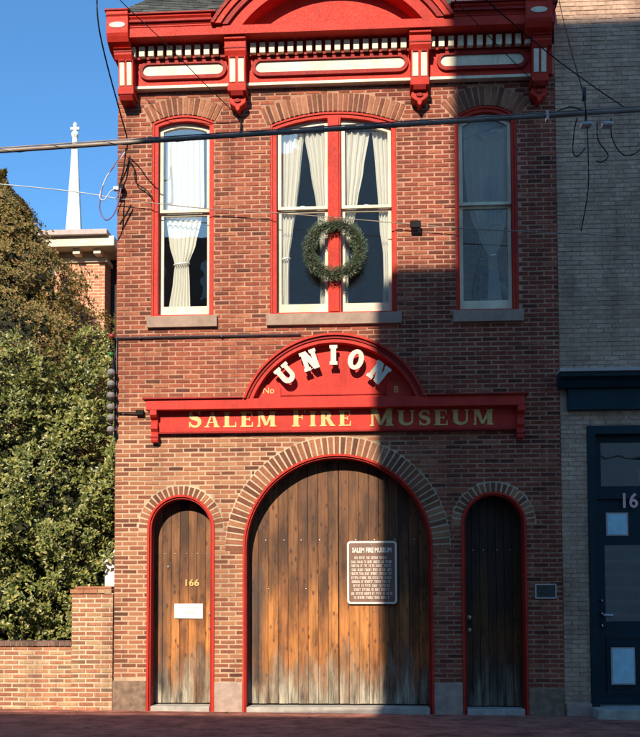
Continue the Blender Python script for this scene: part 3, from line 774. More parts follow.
# ------------------------------------------------------------------ lettering
def ribbon(pts, ws):
    """list of quads along a spine with widths"""
    L_, Rr = [], []
    n = len(pts)
    for i in range(n):
        ax, az = pts[max(i-1,0)]; bx, bz = pts[min(i+1,n-1)]
        dx, dz = bx-ax, bz-az; l = math.hypot(dx,dz) or 1
        nx, nz = -dz/l, dx/l; w = ws[i]/2
        L_.append((pts[i][0]+nx*w, pts[i][1]+nz*w)); Rr.append((pts[i][0]-nx*w, pts[i][1]-nz*w))
    return [L_ + Rr[::-1]]
def rect(x0,x1,z0,z1): return [(x0,z0),(x1,z0),(x1,z1),(x0,z1)]
def diag(x0,z0,x1,z1,w): return [(x0,z0),(x0+w,z0),(x1+w,z1),(x1,z1)]
def glyph(ch, T, t, s, e):
    """T thick stem, t thin stem, s serif height, e serif reach -> (polys, width); cap height 1"""
    P = []
    def stem(x, w, top=True, bot=True, eL=e, eR=e, z0=0, z1=1):
        P.append(rect(x, x+w, z0, z1))
        if top: P.append(rect(x-eL, x+w+eR, z1-s, z1))
        if bot: P.append(rect(x-eL, x+w+eR, z0, z0+s))
    if ch == 'I': stem(e, T); return P, T+2*e
    if ch == 'L':
        stem(e, T); P.append(rect(e+T*0.9, 0.66+e, 0, s*1.1)); P.append([(0.66+e-s*1.3,0),(0.66+e,0),(0.66+e,0.34),(0.66+e-s*0.6,0.34)]); return P, 0.68+e
    if ch in 'EF':
        stem(e, T); P.append(rect(e+T*0.9, 0.60+e, 1-s*1.1, 1)); P.append([(0.60+e-s*1.2,1),(0.60+e-s*0.6,0.70),(0.60+e,0.70),(0.60+e,1)])
        P.append(rect(e+T*0.9, 0.44+e, 0.5-s*0.5, 0.5+s*0.5)); P.append(rect(0.44+e-s*0.3, 0.44+e+s*0.4, 0.38, 0.62))
        if ch == 'E': P.append(rect(e+T*0.9, 0.64+e, 0, s*1.1)); P.append([(0.64+e-s*1.2,0),(0.64+e,0),(0.64+e,0.32),(0.64+e-s*0.6,0.32)])
        return P, (0.66 if ch=='E' else 0.62)+e
    if ch == 'A':
        w = 0.80; P.append(diag(e*0.8,0,w/2-t*0.2,1,t)); P.append([(w-T,0),(w,0),(w/2+t*0.8,1),(w/2-t*0.3,1)])
        P.append(rect(0.22,0.62,0.28,0.28+s*0.9)); P.append(rect(-0.02,0.26,0,s)); P.append(rect(w-T-e*0.7,w+e*0.7,0,s)); return P, w+0.04
    if ch == 'M':
        w = 1.0; stem(e, t, eR=e*0.3); stem(w-T, T, eL=e*0.5)
        P.append([(e,1),(e+T*1.05,1),(w/2+0.07,0.06),(w/2-0.07,0.06)]); P.append([(w-T*0.9,1),(w-0.02,1),(w/2+0.06,0.06),(w/2-0.05,0.06)])
        P.append(rect(0,0.06+e,1-s,1)); return P, w+e
    if ch == 'N':
        w = 0.86; stem(e, t); stem(w-t, t, bot=False); P.append([(e,1),(e+T*1.1,1),(w,0),(w-T*1.1,0)]); return P, w+e
    if ch == 'U':
        w = 0.84; P.append(rect(e,e+T,0.32,1)); P.append(rect(0,T+2*e,1-s,1)); P.append(rect(w-t,w,0.32,1)); P.append(rect(w-t-e,w+e,1-s,1))
        pts=[]; ws=[]
        x0=e+T/2; x1=w-t/2
        for i in range(17):
            a = PI + PI*i/16; pts.append(((x0+x1)/2+(x1-x0)/2*math.cos(a), 0.34+(0.34-(T*0.32+t*0.15))*math.sin(a))); ws.append(T+(t-T)*i/16)
        P += ribbon(pts, ws); return P, w+e
    if ch == 'O':
        w = 0.86; n = 28
        for i in range(n):
            a=2*PI*i/n; b=2*PI*(i+1)/n
            P.append([(w/2+w/2*math.cos(a),.5+.52*math.sin(a)),(w/2+w/2*math.cos(b),.5+.52*math.sin(b)),
                      (w/2+(w/2-T)*math.cos(b),.5+(.52-t*0.9)*math.sin(b)),(w/2+(w/2-T)*math.cos(a),.5+(.52-t*0.9)*math.sin(a))])
        return P, w
    if ch == 'R':
        stem(e, T); pts=[]; ws=[]
        for i in range(15):
            a = PI/2 - PI*i/14; pts.append((e+T+0.20*math.cos(a)*1.0+0.02, 0.74+0.215*math.sin(a))); ws.append(t+(T-t)*math.cos(a))
        P += ribbon([(e+T*0.8,0.955)]+pts+[(e+T*0.8,0.525)], [t]+ws+[t])
        P.append([(e+T+0.02,0.52),(e+T+0.02+T,0.52),(0.80+e,0.0),(0.80+e-T*1.1,0.0)]); P.append(rect(0.80+e-T*1.1, 0.84+e, 0, s)); return P, 0.82+e
    if ch == 'S':
        pts=[]; ws=[]
        for i in range(13):
            a = R(20)+R(250)*i/12; pts.append((0.32+0.215*math.cos(a), 0.735+0.215*math.sin(a)))
        for i in range(13):
            a = R(90)-R(250)*i/12; pts.append((0.32+0.225*math.cos(a), 0.275+0.23*math.sin(a)))
        n=len(pts)
        for i in range(n): ws.append(t*1.1+(T*1.0-t)*math.exp(-((i-n/2)/5.0)**2))
        P += ribbon(pts, ws); P.append([(0.50,0.70),(0.58,0.70),(0.58,1.0),(0.53,1.0)]); P.append([(0.04,0.0),(0.09,0.0),(0.13,0.32),(0.04,0.32)])
        return P, 0.62
    return P, 0.4

def put_letter(ch, x, z, h, ang, y0, y1, mat, parent, style, sx=1.0, centre=False):
    P, w = glyph(ch, *style)
    mb = MB(); ca, sa = math.cos(ang), math.sin(ang)
    for k, poly in enumerate(P):
        q = []
        for px, pz in poly:
            if centre: px -= w/2; pz -= 0.5
            px *= h*sx; pz *= h
            q.append((x + px*ca - pz*sa, z + px*sa + pz*ca))
        mb.prism(q, y0 - 0.00035*(k % 9) , y1)
    return mb.build('letter', mat, parent), w*h*sx

# ------------------------------------------------------------------ SIGN
S = thing('museum_sign', (-0.46, -0.1, 3.83), 'long red signboard with arched top between the storeys, white and gold letters', 'sign')
MB().box(-3.035, 2.14, -0.06, 0.0, 3.99, 4.36).build('board', M['signred'], S, 0.004)
MB().box(-3.035, 2.14, -0.072, 0.0, 3.965, 3.988).build('board_rail', M['dred'], S, 0.003)
def soff(name, r0, r1, y0, mat, bev=0.005):
    zc = 3.985; cx = -0.466; zb = 4.437
    a0 = math.asin((zb-zc)/r1); b0 = math.asin((zb-zc)/r0); n=56
    p = [(cx+r1*math.cos(a0+(PI-2*a0)*i/n), zc+r1*math.sin(a0+(PI-2*a0)*i/n)) for i in range(n+1)]
    q = [(cx-r0*math.cos(b0+(PI-2*b0)*i/n), zc+r0*math.sin(b0+(PI-2*b0)*i/n)) for i in range(n+1)]
    return plate(name, p+q, [], y0, 0.0, mat, S, bev)
soff('arch_moulding', 1.245, 1.30, -0.185, M['signred'])
soff('arch_moulding', 1.30, 1.34, -0.205, M['dred'])
soff('arch_cap', 1.34, 1.372, -0.235, M['red'])
plate('tympanum', arcpoly(-0.466-1.165, -0.466+1.165, 4.438, -0.466, 3.985, 1.25, 40), [], -0.04, 0.0, M['signred'], S)
MB().box(-3.17, 2.22, -0.20, 0.0, 4.29, 4.436).build('ledge', M['signred'], S, 0.005)
ax = 1.30
MB().profx([(-0.235,4.438),(0.0,4.438),(0.0,4.462),(-0.235,4.462)], -3.215, -1.775).build('ledge_cap', M['dred'], S, 0.004)
MB().profx([(-0.235,4.438),(0.0,4.438),(0.0,4.462),(-0.235,4.462)], 0.845, 2.27).build('ledge_cap', M['dred'], S, 0.004)
MB().box(-1.56, 0.63, -0.055, -0.041, 4.50, 4.515).build('tympanum_rail', M['dred'], S)
for x0, x1 in ((-1.60,-1.24),(0.28,0.65)):
    plate('corner_block', [(x0 if x0<0 else x0,4.438),(x1,4.438),(x1,4.62 if x0<0 else 4.60),(x1-0.04 if x0<0 else x1-0.10,4.66 if x0<0 else 4.67),(x0+0.10 if x0<0 else x0+0.04,4.66 if x0<0 else 4.67),(x0,4.55 if x0<0 else 4.62)], [], -0.065, -0.041, M['signred'], S, 0.004)
text('mark', 'No', -1.50, 4.535, 0.13, -0.069, -0.0655, M['gold'], S)
text('mark', '8', 0.385, 4.52, 0.14, -0.069, -0.0655, M['gold'], S)
for x0, x1 in ((-3.115,-3.015),(2.12,2.22)):
    br = MB().profx([(0.0,3.84),(0.0,4.289),(-0.195,4.289),(-0.195,4.22),(-0.16,4.19),(-0.11,4.17),(-0.10,4.12),(-0.13,4.08),(-0.13,4.03),(-0.09,3.99),(-0.085,3.95),(-0.10,3.93),(-0.10,3.87),(-0.085,3.84)], x0, x1).build('bracket', M['signred'], S, 0.005)
    MB().box(x0-0.01, x1+0.01, -0.112, 0.0, 3.905, 3.925).build('bracket_band', M['dred'], br)
slab = (0.29, 0.24, 0.17, 0.07)
for ch, x, z in (('U',-1.168,4.826),('N',-0.82,5.024),('I',-0.478,5.095),('O',-0.154,5.021),('N',0.175,4.827)):
    x, z = depth_adj(x, z, 0.17)
    ang = math.atan2(z-3.985, x+0.466) - PI/2
    put_letter(ch, x, z, 0.285, ang, -0.185, -0.150, M['letterwhite'], S, slab, 0.92, True)
    ux, uz = -math.sin(ang)*-0.115, math.cos(ang)*-0.115
    MB().tube([(x+ux,-0.15,z+uz),(x+ux,-0.039,z+uz)], 0.010, 6).build('letter_standoff', M['metal'], S)
roman = (0.25, 0.10, 0.075, 0.07)
def word(body, x0, x1, z, big=0.262, small=0.222):
    ws = [(glyph(c, *roman)[1])*(big if i==0 else small) for i, c in enumerate(body)]
    gap = 0.055
    sx = (x1-x0-gap*(len(body)-1))/sum(ws); x = x0
    for i, c in enumerate(body):
        h = big if i==0 else small
        _, w = put_letter(c, x, z, h, 0, -0.066, -0.0605, M['gold'], S, roman, sx)
        x += w + gap
word('SALEM', -2.58, -1.305, 4.052); word('FIRE', -1.075, -0.225, 4.048); word('MUSEUM', 0.04, 1.795, 4.040)

# ------------------------------------------------------------------ wall things
# notice board on the big doors
k = 13.15/13
P_ = thing('information_plaque', (0.06, 0.17, 1.5), 'brown plaque with white border and many lines of white writing on big doors', 'plaque')
def rrect(x0,x1,z0,z1,r,n=6):
    p=[]
    for cx,cz,a in ((x1-r,z0+r,-PI/2),(x1-r,z1-r,0),(x0+r,z1-r,PI/2),(x0+r,z0+r,PI)):
        for i in range(n+1): b=a+PI/2*i/n; p.append((cx+r*math.cos(b),cz+r*math.sin(b)))
    return p
px0,px1,pz0,pz1 = -0.302,0.424,1.495,2.412
plate('plate', rrect(px0,px1,pz0,pz1,0.05), [], 0.2100, 0.2380, M['plaquebrown'], P_)
plate('border', rrect(px0+0.004,px1-0.004,pz0+0.004,pz1-0.004,0.048), [rrect(px0+0.03,px1-0.03,pz0+0.03,pz1-0.03,0.03)], 0.2060, 0.2090, M['plaquewhite'], P_)
text('title', 'SALEM FIRE MUSEUM', 0.06, 2.245, 0.098, 0.2060, 0.2090, M['plaquewhite'], P_, 'CENTER', 0.003, 0.63)
# body text is too small to read in the photo: rows of word-sized strokes
rows = MB(); rr = random.Random(3)
lens = [0.50,0.60,0.60,0.58,0.61,0.59,0.58,0.54,0.52,0.60,0.52]
for i, L_ in enumerate(lens):
    zt = 2.185 - i*0.0575; x = 0.06 - L_/2
    while x < 0.06+L_/2-0.01:
        nl = rr.choice((2,3,4,5,6,7)); 
        for q in range(nl):
            w = 0.013
            if x+w > 0.06+L_/2: break
            kind = rr.random()
            rows.box(x, x+0.0045, 0.2065, 0.2095, zt-0.036, zt)
            if kind < 0.7: rows.box(x+0.0046, x+w-0.003, 0.2065, 0.2095, zt-0.008, zt)
            if kind > 0.3: rows.box(x+0.0046, x+w-0.003, 0.2065, 0.2095, zt-0.036, zt-0.028)
            if kind > 0.5: rows.box(x+w-0.0029, x+w, 0.2065, 0.2095, zt-0.036, zt)
            x += w+0.004
        x += 0.017
rows.build('lettering', M['plaquewhite'], P_)
for z in (1.512+0.035, 2.395-0.035): MB().ball((0.06,0.2070,z),0.009,0.005,0.009,8,6).build('screw', M['metal'], P_)

nt_ = thing('paper_notice', (-2.62, 0.17, 1.29), 'small white paper notice taped to the left side door below the number', 'notice')
a_ = MB()
n=8
for i in range(n):
    u0=i/n; u1=(i+1)/n
    f=lambda u: 0.2360-0.004*math.sin(u*PI*1.5)
    xa=-2.832+0.416*u0; xb=-2.832+0.416*u1
    a_.add([(xa,f(u0),1.295-0.004*u0),(xb,f(u1),1.295-0.004*u1),(xb,f(u1),1.508),(xa,f(u0),1.508)],[(0,1,2,3)])
a_.build('sheet', M['paper'], nt_)
mb = MB()
for zz, xa, xb in ((1.455,-2.77,-2.47),(1.40,-2.70,-2.53),(1.375,-2.69,-2.56)):
    x = xa
    while x < xb: mb.box(x, x+0.012, 0.2280, 0.2305, zz-0.012, zz); x += 0.018
mb.build('writing', M['ink'], nt_)

bp = thing('bronze_plaque', (2.5,-0.01,1.57), 'small dark bronze plaque with pale rim beside the right side door', 'plaque')
plate('rim', [(2.352,1.568),(2.652,1.568),(2.652,1.778),(2.352,1.778)], [[(2.372,1.588),(2.632,1.588),(2.632,1.758),(2.372,1.758)]], -0.03, -0.002, M['greycap'], bp, 0.003)
MB().box(2.373,2.631,-0.018,-0.004,1.589,1.757).build('plate', M['bronze'], bp)
mb = MB()
for i in range(5):
    z=1.73-i*0.028; mb.box(2.40+0.02*(i%2),2.60-0.015*(i%3),-0.0215,-0.0185,z-0.012,z)
mb.build('lettering', M['bronze'], bp)

# wreath
wc = Vector((-0.45,-0.055,6.62)); wx, wz = depth_adj(-0.457, 6.665, 0.1)
wr = thing('christmas_wreath', (wx,-0.1,wz-0.45), 'round green evergreen wreath hanging on the red centre mullion', 'wreath')
mb = MB(); rr = random.Random(11); Rm, rt = 0.368, 0.102
for i in range(7000):
    a = rr.uniform(0,2*PI); b = rr.uniform(0,2*PI)
    lump = 1+0.10*math.sin(a*7+1)+0.08*math.sin(a*13)
    rad = rt*lump*rr.uniform(0.3,1.0)
    c = Vector((wx+(Rm+rad*math.cos(b))*math.cos(a), -0.085+rad*0.8*math.sin(b), wz+(Rm+rad*math.cos(b))*math.sin(a)))
    out = Vector((math.cos(b)*math.cos(a), math.sin(b), math.cos(b)*math.sin(a)))
    tan = Vector((-math.sin(a),0,math.cos(a)))
    d = (out*rr.uniform(0.4,1.2) + tan*rr.uniform(0.1,1.0) + Vector((rr.gauss(0,.3),rr.gauss(0,.3),rr.gauss(0,.3)))).normalized()
    sd = d.cross(Vector((rr.gauss(0,1),rr.gauss(0,1),rr.gauss(0,1)))).normalized()*rr.uniform(0.0028,0.005)
    L_ = rr.uniform(0.035,0.06)
    if (c+d*L_).y > 0.0: continue
    mb.add([c-sd, c+sd, c+d*L_], [(0,1,2)])
mb.build('needles', M['needles'], wr)
core = MB(); pts=[]
nn=40
for i in range(nn+1):
    a=2*PI*i/nn; pts.append((wx+Rm*math.cos(a),-0.07,wz+Rm*math.sin(a)))
core.tube(pts, 0.05, 8, cap=False).build('wreath_core', M['innerleaf'], wr, smooth=True)
for i in range(16):
    a=2*PI*i/16+rr.uniform(-.1,.1); r_=Rm+rr.uniform(-0.05,0.05)
    MB().ball((wx+r_*math.cos(a),-0.165,wz+r_*math.sin(a)),0.014,0.014,0.018,6,5).build('cone', M['bark'], wr)

# curtains
def curtain(label, tab, y, folds, tie=None, rseed=0):
    """tab: list of (z, xl, xr) from top to bottom"""
    nu, nz = 64, 60; rr = random.Random(rseed); ph = rr.uniform(0,6)
    zt, zb_ = tab[0][0], tab[-1][0]
    mb = MB(); vs=[]
    fw = [rr.uniform(0.6,1.4) for _ in range(12)]
    for j in range(nz+1):
        z = zt+(zb_-zt)*j/nz
        for q in range(len(tab)-1):
            if tab[q][0] >= z >= tab[q+1][0]: break
        z0,l0,r0 = tab[q]; z1,l1,r1 = tab[q+1]; t=(z0-z)/(z0-z1) if z0!=z1 else 0; t=t*t*(3-2*t)*0.5+t*0.5
        xl=l0+(l1-l0)*t; xr=r0+(r1-r0)*t; w=xr-xl
        amp = 0.012+0.006*min(1,0.25/max(w,0.05))
        for i in range(nu+1):
            u=i/nu
            wob = u+0.035*math.sin(u*9+ph+z*0.6)*math.sin(u*PI)
            yy = y+amp*math.sin(2*PI*folds*wob+ph)+0.4*amp*math.sin(2*PI*folds*2.3*u+z*1.3+ph*2)
            vs.append((xl+w*wob, yy, z))
    fs=[(j*(nu+1)+i,(j+1)*(nu+1)+i,(j+1)*(nu+1)+i+1,j*(nu+1)+i+1) for j in range(nz) for i in range(nu)]
    mb.add(vs,fs)
    t_ = thing('curtain', ((tab[0][1]+tab[0][2])/2,y,zb_), label, 'curtain', 'pale curtains hanging behind the upper windows')
    mb.build('drape', M['curtain'], t_, smooth=True)
    if tie:
        tx0,tx1,tz = tie; m=MB(); cx_=(tx0+tx1)/2; hw_=(tx1-tx0)/2+0.008
        pts=[(cx_+hw_*math.cos(2*PI*i/20), y+0.045*math.sin(2*PI*i/20), tz+0.01*math.cos(2*PI*i/20)) for i in range(21)]
        m.tube(pts,0.013,6,cap=False).build('tieback', M['curtain'], t_, smooth=True)
    MB().tube([(tab[0][1]-0.03,y,zt-0.01),(tab[0][2]+0.03,y,zt-0.01)],0.008,6).build('curtain_rod', M['brass'], t_)
def cx_(x): return x*13.27/13
def cz_(z): return 1.6+(z-1.6)*13.27/13
def ct(label, tab, folds, tie, seed):
    tab=[(cz_(z),cx_(a),cx_(b)) for z,a,b in tab]
    if tie: tie=(cx_(tie[0]),cx_(tie[1]),cz_(tie[2]))
    curtain(label, tab, 0.222, folds, tie, seed)
ct('curtain filling the left window, tied to a narrow waist low down', [(8.36,-2.925,-2.37),(7.9,-2.93,-2.365),(7.36,-2.93,-2.355),(7.1,-2.915,-2.40),(6.75,-2.87,-2.48),(6.46,-2.795,-2.585),(6.2,-2.82,-2.57),(5.80,-2.88,-2.56)], 6.5, (-2.795,-2.585,6.46), 1)
ct('curtain filling the shaded right window, gathered to a waist', [(8.56,1.41,2.06),(7.8,1.42,2.06),(7.37,1.455,2.05),(7.05,1.52,2.01),(6.75,1.63,1.965),(6.48,1.755,1.875),(6.2,1.755,1.90),(5.80,1.735,1.945)], 6.5, (1.755,1.875,6.48), 2)
ct('leftmost curtain panel of the middle window, hanging against the frame', [(8.36,-1.225,-0.90),(7.8,-1.23,-0.95),(7.3,-1.235,-1.0),(6.9,-1.235,-1.06),(6.55,-1.22,-1.11),(6.2,-1.225,-1.12),(5.8,-1.235,-1.12)], 4, (-1.22,-1.11,6.5), 3)
ct('curtain panel of the middle window just left of the mullion', [(8.36,-0.89,-0.585),(7.8,-0.80,-0.585),(7.3,-0.72,-0.585),(6.9,-0.68,-0.585),(6.5,-0.655,-0.59),(5.8,-0.665,-0.59)], 4, None, 4)
ct('curtain panel of the middle window just right of the mullion', [(8.36,-0.30,0.06),(7.8,-0.31,-0.03),(7.3,-0.31,-0.12),(6.9,-0.315,-0.19),(6.5,-0.32,-0.25),(5.8,-0.325,-0.26)], 4, None, 5)
ct('rightmost curtain panel of the middle window, crossed by the shadow edge', [(8.36,0.10,0.36),(7.8,0.145,0.36),(7.3,0.18,0.36),(6.9,0.20,0.36),(6.55,0.245,0.36),(6.2,0.25,0.36),(5.8,0.235,0.36)], 4, None, 6)

# christmas tree and flag just inside the right window
ch = thing('christmas_tree', (1.62,0.75,5.15), 'dark jagged christmas tree standing inside the shaded right window', 'christmas tree')
mb = MB(); rr=random.Random(5)
for i in range(2600):
    t = rr.random()**0.7; z = 7.35-1.9*t; r_=0.03+0.30*t*(0.75+0.25*math.sin(z*22)); a=rr.uniform(0,2*PI); q=rr.uniform(0.3,1)
    c=Vector((1.70+r_*q*math.cos(a),0.75+r_*q*math.sin(a),z)); d=Vector((math.cos(a),math.sin(a),-0.25+rr.uniform(-.2,.3))).normalized()
    sd=d.cross(Vector((rr.gauss(0,1),rr.gauss(0,1),rr.gauss(0,1)))).normalized()*0.012
    mb.add([c-sd,c+sd,c+d*0.09],[(0,1,2)])
mb.build('foliage', M['needles'], ch)
MB().tube([(1.70,0.75,5.16),(1.70,0.75,7.2)],[0.04,0.008],8).build('stem', M['bark'], ch)
fl = thing('flag', (2.2,0.62,5.6), 'red and white striped flag hanging inside the shaded right window', 'flag')
for s_ in range(6):
    mb=MB(); w=0.05
    x0=1.98+0.0; z0=6.55-s_*0.15
    mb.add([(x0,0.60,z0-0.10),(x0+0.25,0.62,z0-0.32),(x0+0.25,0.62,z0-0.25),(x0,0.60,z0-0.03)],[(0,1,2,3)])
    mb.build('stripe', M['flagred'] if s_%2==0 else M['curtain'], fl)

# insulator rack at the left corner
IR = thing('insulator_rack', (-3.68,-0.05,4.0), 'vertical rack of grey knobs with red and green caps at left wall corner', 'insulator rack')
MB().box(-3.675,-3.64,-0.035,-0.004,3.93,5.40).build('bracket_bar', M['conduit'], IR)
for pz in (368.5,380,392,404,415,427):
    z=1.6+(597-pz)/70.0
    x=-3.70
    mb=MB().tube([(x,-0.12,z-0.05),(x,-0.12,z-0.03),(x,-0.12,z+0.0),(x,-0.12,z+0.03),(x,-0.12,z+0.045)],[0.03,0.052,0.058,0.05,0.028],12)
    kb = mb.build('knob', M['porcelain'], IR, smooth=False)
    MB().tube([(x,-0.12,z-0.085),(x,-0.12,z-0.051)],0.034,8).build('knob_neck', M['black'], kb)
    MB().tube([(x+0.03,-0.10,z),(x+0.045,-0.03,z)],0.012,6).build('knob_arm', M['conduit'], kb)
MB().ball((-3.70,-0.11,5.40),0.036,0.036,0.036).build('red_cap', M['redglass'], IR, smooth=True)
MB().ball((-3.705,-0.11,5.13),0.038,0.036,0.036).build('green_cap', M['greenglass'], IR, smooth=True)
MB().tube([(-3.67,-0.07,5.38),(-3.68,-0.08,5.0),(-3.67,-0.07,4.85)],0.018,6).build('lead', M['black'], IR)
mb=MB().tube([(-3.62,-0.03,4.29),(-3.33,-0.04,4.285)],0.012,6); mb.box(-3.35,-3.24,-0.07,-0.005,4.25,4.32)
mb.build('cable_clamp', M['black'], IR)

# ------------------------------------------------------------------ GREY BUILDING
G = thing('grey_brick_building', (6.2,6,0), 'painted grey brick building with dark teal doorway, right of the fire house', 'building')
GX0, GX1 = 2.752, 9.6
def gholes(z):
    o=[]
    if z < 4.02: o.append((3.12, 4.55))
    if 4.24 < z < 4.82: o.append((2.74, GX1))
    if z < 0.0: o.append((2.74,3.1))
    for xw in (5.2,7.4):
        if 5.9<z<8.2: o.append((xw,xw+1.0))
        if z<3.6: o.append((xw-0.15,xw+1.5))
    return o
hp=[[(3.12,-0.2),(4.55,-0.2),(4.55,4.02),(3.12,4.02)]]
for xw in (5.2,7.4): hp += [[(xw,5.9),(xw+1,5.9),(xw+1,8.2),(xw,8.2)], [(xw-0.15,0.6),(xw+1.5,0.6),(xw+1.5,3.6),(xw-0.15,3.6)]]
gw = plate('wall', [(GX0+0.002,-0.3),(GX1,-0.3),(GX1,11.6),(GX0+0.002,11.6)], hp, 0.027, 0.36, M['mortar_grey'], G)
def gh2(z):
    o = gholes(z)
    return [g for g in o] if not (z<0.6) else [g for g in o if g[0] < 5.0]
course_bricks(MB(), GX0, GX1, -0.06, 11.5, gh2, front=0.02, back=0.05, pitch=0.066, joint=0.013).build('brick_facing', M['grey_brick'], gw)
MB().box(GX0+0.004, GX0+0.3, 0.362, 12, -0.3, 11.6).build('side_wall', M['side_brick'], G)
MB().box(GX1-0.3, GX1, 0.362, 12, -0.3, 11.6).build('side_wall', M['side_brick'], G)
MB().box(GX0, GX1, -0.1, 12, 11.6, 11.9).build('parapet_cap', M['greycap'], G)
MB().box(GX0+0.302, GX1-0.302, 2.5, 2.6, -0.2, 11.5).build('inner_wall', M['charcoal'], G)
# storefront cornice
sc = MB().profx([(-0.10,4.54),(0.0,4.54),(0.0,4.74),(-0.22,4.74),(-0.22,4.68),(-0.16,4.64)], 2.71, 8.5).build('shop_cornice', M['teal'], G, 0.005)
MB().box(2.70, 8.52, -0.25, 0.0, 4.742, 4.79).build('cornice_cap', M['greycap'], sc, 0.006)
MB().box(2.85, 8.4, -0.05, 0.015, 4.25, 4.538).build('fascia_board', M['teal'], G, 0.005)
MB().box(2.85, 8.4, -0.07, 0.015, 4.235, 4.262).build('fascia_rail', M['teal'], G, 0.003)
# door frame and door
gd = plate('door_frame', [(3.122,-0.15),(4.548,-0.15),(4.548,4.018),(3.122,4.018)], [[(3.235,-0.1),(4.435,-0.1),(4.435,3.90),(3.235,3.90)]], 0.0, 0.30, M['teal'], G, 0.006)
MB().box(3.237,4.433,0.12,0.22,2.98,3.06).build('transom_bar', M['teal'], gd, 0.006)
tp = plate('transom', [(3.237,3.062),(4.433,3.062),(4.433,3.898),(3.237,3.898)], [[(3.34,3.17),(4.33,3.17),(4.33,3.80),(3.34,3.80)]], 0.15, 0.20, M['teal'], gd, 0.01)
MB().box(3.341,4.329,0.172,0.178,3.171,3.799).build('transom_pane', M['glass'], tp)
door = plate('door', [(3.245,0.08),(4.425,0.08),(4.425,2.975),(3.245,2.975)], [[(3.375,1.24),(4.30,1.24),(4.30,2.33),(3.375,2.33)]], 0.16, 0.21, M['teal'], G, 0.006)
MB().box(3.376,4.299,0.182,0.188,1.241,2.329).build('pane', M['glass'], door)
pan = plate('kick_panel', [(3.375,0.22),(4.30,0.22),(4.30,1.05),(3.375,1.05)], [[(3.42,0.27),(4.25,0.27),(4.25,1.0),(3.42,1.0)]], 0.145, 0.159, M['teal'], door, 0.006)
mb=MB()
for i in range(6): mb.box(3.40,4.28,0.30,0.36,1.30+i*0.19,1.36+i*0.19)
mb.build('blind_slats', M['bark'], door)
for z,r_ in ((1.535,0.018),(1.35,0.02),(1.18,0.02)): MB().ball((3.315,0.145,z),r_,0.03,r_*1.3,10,8).build('lock', M['metal'], door, smooth=True)
MB().tube([(3.34,0.12,1.33),(3.46,0.10,1.325)],0.022,8).build('door_handle', M['metal'], door)
MB().tube([(3.34,0.165,1.33),(3.34,0.12,1.33)],0.014,8).build('handle_post', M['metal'], door)
text('house_number','16',3.585,2.86,0.29,0.108,0.119,M['pink'],gd, offset=0.006, sx=0.9)
MB().box(3.12, 4.6, -0.35, 0.15, -0.2, 0.055).build('door_step', M['conc'], G, 0.01)
MB().box(2.77,3.118,-0.02,0.02,-0.2,0.10).build('plinth', M['blockstone'], G, 0.006)
for xw in (5.2,7.4):
    w_=plate('window', [(xw+0.002,5.902),(xw+0.998,5.902),(xw+0.998,8.198),(xw+0.002,8.198)], [[(xw+0.07,5.97),(xw+0.93,5.97),(xw+0.93,7.03),(xw+0.07,7.03)],[(xw+0.07,7.08),(xw+0.93,7.08),(xw+0.93,8.12),(xw+0.07,8.12)]], 0.10,0.18,M['white'],G)
    MB().box(xw+0.05,xw+0.95,0.13,0.134,5.95,8.15).build('pane',M['glass'],w_)
    s_=plate('shop_window', [(xw-0.148,0.602),(xw+1.498,0.602),(xw+1.498,3.598),(xw-0.148,3.598)], [[(xw-0.05,0.7),(xw+1.4,0.7),(xw+1.4,3.5),(xw-0.05,3.5)]], 0.05,0.15,M['teal'],G)
    MB().box(xw-0.06,xw+1.41,0.1,0.104,0.69,3.51).build('pane',M['glass'],s_)
def poster(x0,x1,z0,z1,y,label):
    t_=thing('door_notice',((x0+x1)/2,y,z0),label,'notice')
    MB().box(x0,x1,y,y+0.004,z0,z1).build('backing',M['greycap'],t_)
    MB().box(x0+0.02,x1-0.02,y-0.003,y-0.0005,z0+0.02,z1-0.02).build('sheet',M['bluepaper'],t_)
poster(3.40,3.71,2.46,2.79,0.150,'square pale blue notice near the top of the teal door')
poster(3.43,3.765,0.35,0.875,0.138,'tall pale blue notice low on the teal door')

# ------------------------------------------------------------------ garden wall, shed, tower
def free_wall(name, x0, x1, z1, y0, y1, label, coping):
    t_=thing(name,((x0+x1)/2,(y0+y1)/2,-0.05),label,'wall')
    MB().box(x0+0.004,x1-0.004,y0+0.008,y1-0.008,-0.2,z1).build('core',M['mortar_garden'],t_)
    course_bricks(MB(),x0,x1,-0.03,z1,lambda z:[],front=y0,back=y0+0.05,header_every=0).build('brick_facing',M['garden_brick'],t_)
    return t_
gwl = free_wall('garden_wall',-9.5,-4.285,0.90,0.02,0.24,'low tan brick garden wall with dark coping under the broadleaf tree','w')
mb=MB(); x=-9.5
while x<-4.29:
    mb.box(x+0.004,min(x+0.075,-4.288),-0.01+random.uniform(-.003,.003),0.27,0.905,0.975+random.uniform(-.004,.004)); x+=0.08
mb.build('coping',M['dark_brick'],gwl)
MB().box(-9.5,-4.29,0.0,0.26,0.90,0.965).build('coping_bed',M['mortar'],gwl)
gp = free_wall('brick_pier',-4.278,-3.675,1.66,-0.02,0.30,'tan brick pier joining the garden wall to the fire house corner','p')
mb=MB(); x=-4.30
while x<-3.70:
    mb.box(x+0.003,min(x+0.20,-3.675),-0.04,0.32,1.665,1.725+random.uniform(-.004,.004)); x+=0.203
mb.build('cap_course',M['garden_brick'],gp)
MB().box(-4.24,-3.70,0.0,0.28,1.727,1.765).build('cap_top',M['garden_brick'],gp,0.012)

